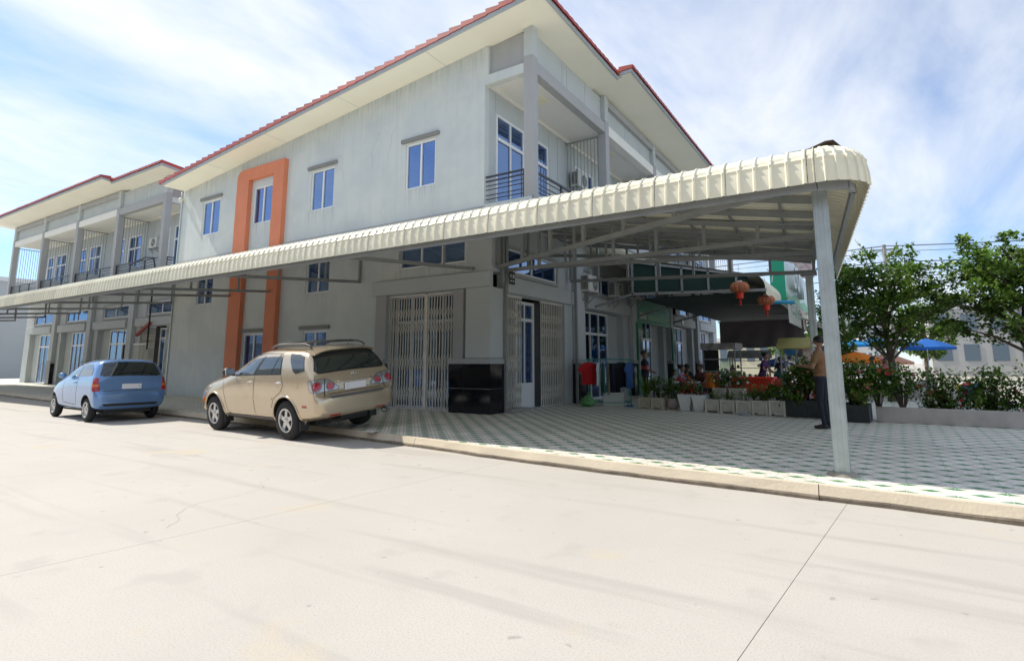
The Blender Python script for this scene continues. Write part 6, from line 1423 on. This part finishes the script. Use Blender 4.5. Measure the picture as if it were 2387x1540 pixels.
for k, (x, y, w, lab, c) in enumerate(((-5.3, 20.0, .45, 'cafe table with a red cloth between the woman in black and the child', (.52, .03, .02)), (-4.1, 19.3, .5, 'cafe table with an orange red cloth beside the red tub', (.62, .09, .02)), (-3.2, 21.3, .5, 'cafe table with a red cloth in front of the teal shirted person', (.50, .03, .03)))):
    g = thing('cafe_table', lab, 'table', (x, y, .15)); m = MB(); m.box(-w, w, -w * .8, w * .8, .68, .71); m.build('tabletop', M_bars, g)
    m = MB(); n = 28; vs = []
    for j in range(4):
        for q in range(n):
            t = q / n * 4; sd = int(t); f = t - sd; px_, py_ = [(-1 + 2 * f, -1), (1, -1 + 2 * f), (1 - 2 * f, 1), (-1, 1 - 2 * f)][sd]; e = 1 + .03 * j * (1 + .6 * math.sin(q * 2.1)); vs.append((px_ * (w + .01) * e, py_ * (w * .8 + .01) * e, .722 - .09 * j))
    m.add(vs, [(j * n + q, j * n + (q + 1) % n, (j + 1) * n + (q + 1) % n, (j + 1) * n + q) for j in range(3) for q in range(n)] + [tuple(range(n))]); m.build('cloth', mat('cloth_red_%d' % k, c, .8, var=.15, scale=6), g, recalc=False)
    for sx in (-w + .05, w - .05):
        for sy in (-w * .7, w * .7): m = MB(); m.box(sx - .02, sx + .02, sy - .02, sy + .02, 0, .68); m.build('leg', M_bars, g)
    for q in range(4):
        b = MB(); hh = .16 + .05 * (q % 2); b.lathe([(.03, 0), (.035, hh * .6), (.014, hh * .8), (.014, hh)], 10); o = b.build('condiment_bottle', mat('sauce_%d' % (q % 3), ((.45, .04, .02), (.06, .03, .02), (.5, .5, .44))[q % 3], .3)); o.location = (x - .15 + .1 * q, y, .872); tag(o, ('red', 'dark', 'pale', 'second red')[q] + ' sauce bottle on the ' + lab.split(' between')[0].split(' beside')[0].split(' in front')[0] + (' near the pillar', ' by the tub', ' by the teal shirt')[k], 'sauce bottle')
for k, (x, y, rz_) in enumerate(((-4.92, 17.45, -PI / 2), (-4.45, 17.75, PI * .8))):
    g = thing('stool', ('low plastic stool under the woman in lilac', 'low plastic stool under the person in dark brown')[k], 'stool', (x, y, .15), rz_); m = MB(); m.box(-.16, .16, -.16, .16, .355, .385); m.build('seat', M_redp, g, bevel=.01)
    for sx in (-.13, .13):
        for sy in (-.13, .13): m = MB(); m.box(sx - .018, sx + .018, sy - .018, sy + .018, 0, .355); m.build('leg', M_redp, g)
tbl = thing('table', 'low table with bowls between the seated women', 'table', (-4.6, 16.75, .15)); m = MB(); m.box(-.4, .4, -.3, .3, .60, .63); m.build('tabletop', M_bars, tbl)
for sx in (-.36, .36):
    for sy in (-.26, .26): m = MB(); m.box(sx - .018, sx + .018, sy - .018, sy + .018, 0, .6); m.build('leg', M_bars, tbl)
for k in range(4):
    g = thing('bowl', ('white bowl on the low table, nearest the woman in lilac', 'blue bowl at the low table centre', 'small white bowl on the low table beside the blue one', 'steel bowl at the right end of the low table')[k], 'bowl', (-4.9 + .2 * k, 16.7 + .05 * (k % 2), .78)); m = MB(); m.lathe([(.04, 0), (.08, .05), (.10, .09), (.09, .09), (.03, .02)], 16); m.build('shell', (M_alu, mat('blue_bowl', (.05, .2, .45), .4), M_alu, M_galv)[k], g, smooth=True)
def parasol(label, loc, r, h, col, col2=None, n=8):
    g = thing('parasol', label, 'parasol', loc, rnd.uniform(0, 1)); m = MB(); m.tube([(0, 0, 0), (0, 0, h)], .022, 8); m.build('pole', M_alu, g)
    m = MB()
    for k in range(n):
        a, b = 2 * PI * k / n, 2 * PI * (k + 1) / n; c = (a + b) / 2; mi = k % 2 if col2 else 0
        A = (r * math.cos(a), r * math.sin(a), h - r * .36); B_ = (r * math.cos(b), r * math.sin(b), h - r * .36); Cc = (r * .93 * math.cos(c), r * .93 * math.sin(c), h - r * .37); M1 = (r * .5 * math.cos(a), r * .5 * math.sin(a), h - r * .14); M2 = (r * .5 * math.cos(b), r * .5 * math.sin(b), h - r * .14)
        m.add([(0, 0, h), M1, M2, A, Cc, B_, (A[0], A[1], A[2] - .12), (Cc[0], Cc[1], Cc[2] - .12), (B_[0], B_[1], B_[2] - .12)], [(0, 1, 2), (1, 3, 4), (1, 4, 2), (2, 4, 5), (3, 6, 7, 4), (4, 7, 8, 5)], mi)
    key = lambda c: mat('parasol_%02d%02d%02d' % tuple(int(v * 99) for v in c), c, .8, trans=.35); m.build('cover', [key(col), key(col2 or col)], g, recalc=False)
parasol('blue and white parasol standing low behind the food cart', (-4.0, 31, 0), .9, 1.65, (.03, .12, .50), (.65, .65, .65))
parasol('bright orange parasol right of the steel post', (-.55, 31.5, 0), 1.15, 1.95, (.85, .25, .02)); parasol('pale peach parasol next to the orange one', (.65, 32.5, 0), 1.1, 1.85, (.72, .38, .26))
parasol('sky blue parasol behind the steel post, left of the pair', (-.72, 40, 0), .95, 2.85, (.02, .26, .62)); parasol('blue parasol, right one of the pair beyond the post', (.35, 40.5, 0), .95, 2.95, (.04, .20, .52)); parasol('deep blue parasol behind the big tree trunk', (2.6, 37, 0), 1.3, 2.7, (.02, .14, .50))
tent = thing('tent', 'white market tent behind the man in tan', 'tent', (-1.8, 46, 0)); m = MB(); w = 2.1
m.add([(-w, -w, 2.6), (w, -w, 2.6), (w, w, 2.6), (-w, w, 2.6), (0, 0, 3.9), (-w, -w, 2.35), (w, -w, 2.35), (w, w, 2.35), (-w, w, 2.35)], [(0, 1, 4), (1, 2, 4), (2, 3, 4), (3, 0, 4), (0, 5, 6, 1), (1, 6, 7, 2), (2, 7, 8, 3), (3, 8, 5, 0)]); m.build('roof', mat('tent_white', (.75, .75, .74), .7, trans=.3), tent)
for sx in (-2, 2):
    for sy in (-2, 2): m = MB(); m.tube([(sx, sy, 0), (sx, sy, 2.5)], .04, 8); m.build('pole', M_alu, tent)
# crates and loads behind the stalls give the market its clutter
for k in range(14):
    r = random.Random(k + 50); x, y = r.uniform(-4.5, 9), r.uniform(26, 38)
    lab = ('%s crate among the market stalls, %s' % (('red', 'blue', 'green', 'yellow', 'grey', 'orange', 'white')[k % 7], ('standing low on the ground', 'stacked with a lid')[k // 7]))
    g = thing('crate', lab, 'crate', (x, y, 0), r.uniform(0, 3)); h = .32 if k < 7 else .62; c = ((.45, .05, .04), (.04, .12, .40), (.05, .25, .10), (.6, .45, .08), (.3, .3, .3), (.7, .25, .04), (.6, .6, .58))[k % 7]
    m = MB(); mm_ = mat('crate_%d' % (k % 7), c, .5); m.box(-.3, .3, -.2, .2, 0, h); m.build('shell', mm_, g, bevel=.02); m = MB()
    for z in (.08, .18, .28): m.box(-.305, .305, -.207, .207, z, z + .03)
    m.build('rib', mm_, g)
# ------------------------------------------------------------------ trees
def tree(label, loc, tiers, h0, n, leafL, seed, trunk_r=.16, top=None, group=None, limbs=6):
    g = thing('tree', label, 'tree', loc, 0, group); r = random.Random(seed); tr = MB(); top = top or tiers[-1][2]
    pts = [Vector((.06 * math.sin(k * 1.3 + seed), .06 * math.cos(k * 1.7 + seed), top * k / 8)) for k in range(9)]; tr.tube(pts, [trunk_r * (1 - .085 * k) for k in range(9)], 10); tr.lathe([(trunk_r * 1.7, -.05), (trunk_r * 1.25, .12), (trunk_r, .4)], 10)
    blobs = []
    for cx, cy, cz, R_, th in tiers:
        for k in range(limbs):
            a = 2 * PI * k / limbs + r.uniform(-.4, .4); rr = R_ * r.uniform(.55, .95); e = Vector((cx + rr * math.cos(a), cy + rr * math.sin(a), cz + r.uniform(-.1, .25))); s0 = Vector((0, 0, max(.8, cz - .8 - .3 * r.random()))); mid = s0.lerp(e, .5) + Vector((0, 0, .15))
            tr.tube([s0, mid, e], [trunk_r * .35, trunk_r * .22, trunk_r * .06], 6)
            for q in (.45, .75, 1.0):
                p = s0.lerp(e, q) + Vector((r.uniform(-.25, .25), r.uniform(-.25, .25), .12 + r.uniform(-.05, .1)))
                tr.tube([s0.lerp(e, q * .8), p], [trunk_r * .12, trunk_r * .03], 4); blobs.append((p.x, p.y, p.z, R_ * r.uniform(.20, .32), R_ * r.uniform(.20, .32), th * r.uniform(.45, .9)))
    tr.build('trunk', M_bark, g); bush(g, blobs, n, leafL, seed + 1, w=.36, name='crown', stems=False); return g
tree('big tiered tree standing behind the steel post', (.55, 22.6, 0), [(0.1, 0, 2.35, 1.5, .16), (.0, .1, 3.1, 2.2, .18), (-.1, 0, 3.85, 2.6, .20), (0, 0, 4.45, 2.1, .20)], 0, 12500, .15, 11, .13)
tree('broad tiered tree right of the big one, past the pavement', (4.1, 22.4, 0), [(0, 0, 2.6, 2.0, .2), (0, 0, 3.4, 2.6, .22), (0, 0, 4.2, 2.6, .24), (0, 0, 4.8, 1.8, .24)], 0, 13000, .17, 12, .17)
tree('dark leafy tree far behind the market at the right', (11, 34, 0), [(0, 0, 3.2, 2.8, .5), (0, 0, 4.6, 3.4, .6), (0, 0, 6.0, 2.4, .6)], 0, 8000, .24, 13, .2)
tree('small bushy tree in the gap between the two posts', (-1.5, 33, 0), [(0, 0, 2.2, 1.3, .4), (0, 0, 3.1, 1.5, .4), (0, 0, 3.9, 1.0, .35)], 0, 4000, .19, 14, .1)
tree('leafy street tree at the right end of the low plastered wall', (7.6, 20.5, 0), [(0, 0, 2.4, 1.8, .35), (0, 0, 3.3, 2.3, .4), (0, 0, 4.3, 2.1, .4), (0, 0, 5.0, 1.3, .35)], 0, 11000, .16, 18, .15)
tree('distant round tree beyond the far tents', (4, 58, 0), [(0, 0, 2.6, 3.0, .8), (0, 0, 4.2, 3.4, .9), (0, 0, 5.6, 2.2, .8)], 0, 4500, .36, 15, .2)
tree('distant tree at the far right of the market', (17, 52, 0), [(0, 0, 3, 3.2, .8), (0, 0, 4.8, 3.6, .9), (0, 0, 6.4, 2.2, .8)], 0, 4500, .36, 16, .22)
tree('distant tree left of the white tent', (-6, 60, 0), [(0, 0, 2.6, 3.0, .8), (0, 0, 4.0, 3.2, .8)], 0, 3500, .36, 17, .2)
vt = thing('vine', 'thin leafy vine shoot rising above the tiered tree', 'vine', (.35, 21.5, 4.4)); m = MB(); P = [Vector((0, 0, 0)), Vector((-.08, 0, .35)), Vector((-.22, .05, .7)), Vector((-.42, .05, 1.0))]; m.tube(P, [.014, .012, .008, .004], 6); m.build('stem', M_bark, vt); m = MB(); r = random.Random(2)
for k in range(34): q = k / 33 * 2.99; i = int(q); leaf(m, P[i].lerp(P[i + 1], q - i), rdir(r), Vector((0, 0, 1)), .13, .05, r.choice((1, 2, 2)))
m.build('leaves', M_leafs, vt, recalc=False)
# ------------------------------------------------------------------ poles, cables, distant buildings
def pole(label, x, y, h):
    g = thing('utility_pole', label, 'utility pole', (x, y, 0)); m = MB(); m.tube([(0, 0, 0), (0, 0, h)], [.16, .11], 12); m.build('shaft', mat('pole_concrete', (.40, .39, .37), .9, var=.15), g)
    for z in (h - .35, h - 1.3): m = MB(); m.box(-.75, .75, -.05, .05, z, z + .09); m.build('crossarm', M_bars, g)
    for x_ in (-.65, 0, .65):
        for z in (h - .26, h - 1.21): m = MB(); m.lathe([(.03, 0), (.05, .05), (.03, .09), (.055, .13), (.03, .2)], 10, (x_, 0, z)); m.build('insulator', mat('insulator', (.10, .06, .05), .3), g)
    return g
pole('concrete utility pole with two crossarms right of the canopy edge', 1.25, 40, 8.5); pole('utility pole at the far right of the market', 22, 44, 8.5)
for k, (z, dy) in enumerate(((8.42, -.1), (8.42, .1), (8.1, 0), (7.45, -.1), (7.45, .1), (6.6, 0), (5.4, 0))):
    m = MB()
    for xa, xb in ((-60, 1.25), (1.25, 22), (22, 60)):
        m.tube([(xa + (xb - xa) * q / 12, 40 + dy + 4 * max(0, (xa + (xb - xa) * q / 12 - 1.25)) / 20.75, z - .011 * (xb - xa) * 4 * (q / 12) * (1 - q / 12)) for q in range(13)], .014 if k < 5 else .022, 5, cap=False)
    tag(m.build('power_cable', M_black), ('highest overhead cable on the front side of the poles', 'highest overhead cable on the far side of the poles', 'overhead cable just under the top crossarm', 'overhead cable on the lower crossarm, front side', 'overhead cable on the lower crossarm, far side', 'thick low cable crossing behind the tree crown', 'lowest thick cable behind the tree')[k], 'cable')
def block(label, x0, x1, y0, y1, h, fl, nx, col, roof=None, win=(.12, .16, .2)):
    g = thing('building', label, 'building', ((x0 + x1) / 2, y0, 0)); m = MB(); mm_ = mat('far_wall_%02d%02d%02d' % tuple(int(c * 99) for c in col), col, .85, var=.08, scale=.3)
    m.box(x0, x1, y0, y1, 0, h); m.build('wall', mm_, g, world=True); wm_ = mat('far_window_%02d' % int(win[2] * 99), win, .2)
    m = MB(); m.box(x0 - .15, x1 + .15, y0 - .15, y1 + .15, h, h + .4); m.build('roof', mat('far_roof', roof or col, .8), g, world=True)
    w = (x1 - x0) / nx; fh = (h - .8) / fl; base = None
    for i in range(fl):
        for k in range(nx):
            xc = x0 + w * (k + .5); z = .8 + fh * i + fh * .25
            q = MB(); q.box(xc - w * .28, xc + w * .28, y0 - .06, y0 - .02, z, z + fh * .55); q.build('window', wm_, g, world=True)
    return g
block('white distant apartment tower seen between the tree trunks', -3.2, 3.4, 95, 108, 7.6, 6, 9, (.66, .67, .68))
block('pinkish tall distant tower above the white apartments', -.6, 3.0, 150, 160, 15.5, 11, 4, (.60, .48, .45))
block('long pale low market hall behind the parasols', -22, -3.6, 72, 84, 4.0, 1, 12, (.62, .58, .42), (.40, .38, .34))
block('long grey distant shophouse row at the right of the market', 6, 40, 80, 95, 7.5, 2, 14, (.40, .40, .39), (.40, .10, .08))
block('beige distant houses beyond the far right trees', 42, 75, 70, 85, 8.0, 3, 10, (.60, .54, .44), (.42, .12, .09))
block('grey distant shophouses beyond the left end of the street', -95, -68, 14, 30, 9.0, 2, 8, (.46, .48, .49), (.42, .09, .07))
for k, (x0, x1, h, c, lab) in enumerate(((-75, -48, 9.5, (.46, .48, .49), 'grey shophouse row opposite, at the far left of the street'), (-46, -20, 9.0, (.50, .47, .40), 'beige shophouse row opposite the blue hatchback'), (-18, 8, 9.6, (.44, .46, .47), 'grey shophouse row facing the corner house'), (10, 40, 8.5, (.52, .50, .46), 'cream shophouse row opposite, at the right'))):
    block(lab, x0, x1, -30, -15, h, 2, 7, c, (.40, .09, .07))
    g_ = MB(); g_.box(x0, x1, -15, -11.5, 3.5, 3.6); g_.build('awning', M_sheet, bpy.data.objects[[o.name for o in bpy.data.objects if o.get('label') == lab][0]], world=True)
tree('street tree across the road, left', (-24, -9.5, 0), [(0, 0, 3.2, 2.2, .5), (0, 0, 4.6, 2.4, .5)], 0, 2200, .3, 31, .16); tree('street tree across the road, right', (-9, -9.8, 0), [(0, 0, 3.2, 2.2, .5), (0, 0, 4.6, 2.4, .5)], 0, 2200, .3, 32, .16)
# ------------------------------------------------------------------ lane behind the corner house, litter
sc_ = thing('sidewalk_grille', 'white barred window grille with plants on the neighbouring ground floor', 'grille', (-30.4, 13.40, .15)); m = MB()
for k in range(12): m.box(-.75 + .136 * k - .01, -.75 + .136 * k + .01, -.01, .01, .2, 2.2)
m.box(-.78, .78, -.02, .02, .2, .25); m.box(-.78, .78, -.02, .02, 2.15, 2.22); m.build('bars', M_gate, sc_, kind='stuff'); 
ra = thing('awning_strip', 'faded red sloping awning strip at the neighbouring shophouse', 'awning', (-30.2, 13.38, 3.03)); m = MB(); m.beam((-.75, 0, -.25), (.55, 0, .33), .12, .13); m.build('strip', mat('faded_red', (.40, .09, .07), .7, var=.2), ra)
dc = thing('drain_cable', 'black cable looping from the neighbouring corner pillar', 'cable', (-27.3, 12.4, 0)); m = MB(); m.tube([(-2.2, -.1, 6.15), (-1.0, -.12, 6.3), (-.2, -.12, 6.2), (-.05, -.1, 5.8), (-.05, -.1, 2.0)], .035, 8); m.build('cable', M_black, dc, smooth=True)
rr = random.Random(21); spots = []
for k in range(26):
    x = rr.uniform(-9, 1); y = rr.uniform(2.6, 6.6); 
    if x > y * .4: continue
    spots.append((x, y))
words = ['pebble', 'twig', 'dry leaf']
for k, (x, y) in enumerate(spots[:0]):
    m = MB(); s = rr.uniform(.008, .016); m.ball((0, 0, s * .4), (s, s * rr.uniform(.5, .9), s * .5), 7, 5); o = m.build('pebble', mat('pebble_dark', (.22, .19, .15), .9), None); o.location = (x, y, 0); o.rotation_euler = (0, 0, rr.uniform(0, 6))
    tag(o, 'small dark pebble lying loose on the pale concrete road', 'pebble', 'loose pebbles on the road')
for k, (x, y, lab) in enumerate(((-7.75, 7.28, 'crumpled pale paper scrap on the kerb behind the SUV'), (-13.6, 7.65, 'pale paper scrap on the kerb beside the blue hatchback'))):
    m = MB(); r = random.Random(k); n = 4; m.add([(.09 * i - .14, .07 * j - .1, .155 + r.uniform(0, .035)) for i in range(n) for j in range(n)], [(i * n + j, (i + 1) * n + j, (i + 1) * n + j + 1, i * n + j + 1) for i in range(3) for j in range(3)]); o = m.build('paper_scrap', mat('paper', (.62, .60, .56), .8)); o.location = (x, y + (.15 if k else .1), 0); tag(o, lab, 'paper scrap')


cr = random.Random(8)
for (x, y, n, a, slab) in ((-6.4, 4.4, 26, -.3, ''), (-13.5, 4.6, 22, .1, '')):
    m = MB()
    for q in range(n):
        a += cr.uniform(-.5, .5); x2, y2 = x + .09 * math.cos(a), y + .09 * math.sin(a); w_ = cr.uniform(.0008, .0018); nx, ny = -math.sin(a) * w_, math.cos(a) * w_
        m.add([(x + nx, y + ny, .0012), (x - nx, y - ny, .0012), (x2 - nx, y2 - ny, .0012), (x2 + nx, y2 + ny, .0012)], [(0, 1, 2, 3)]); x, y = x2, y2; a *= .9
    m.build('road_crack', M_joint, road, kind='stuff')
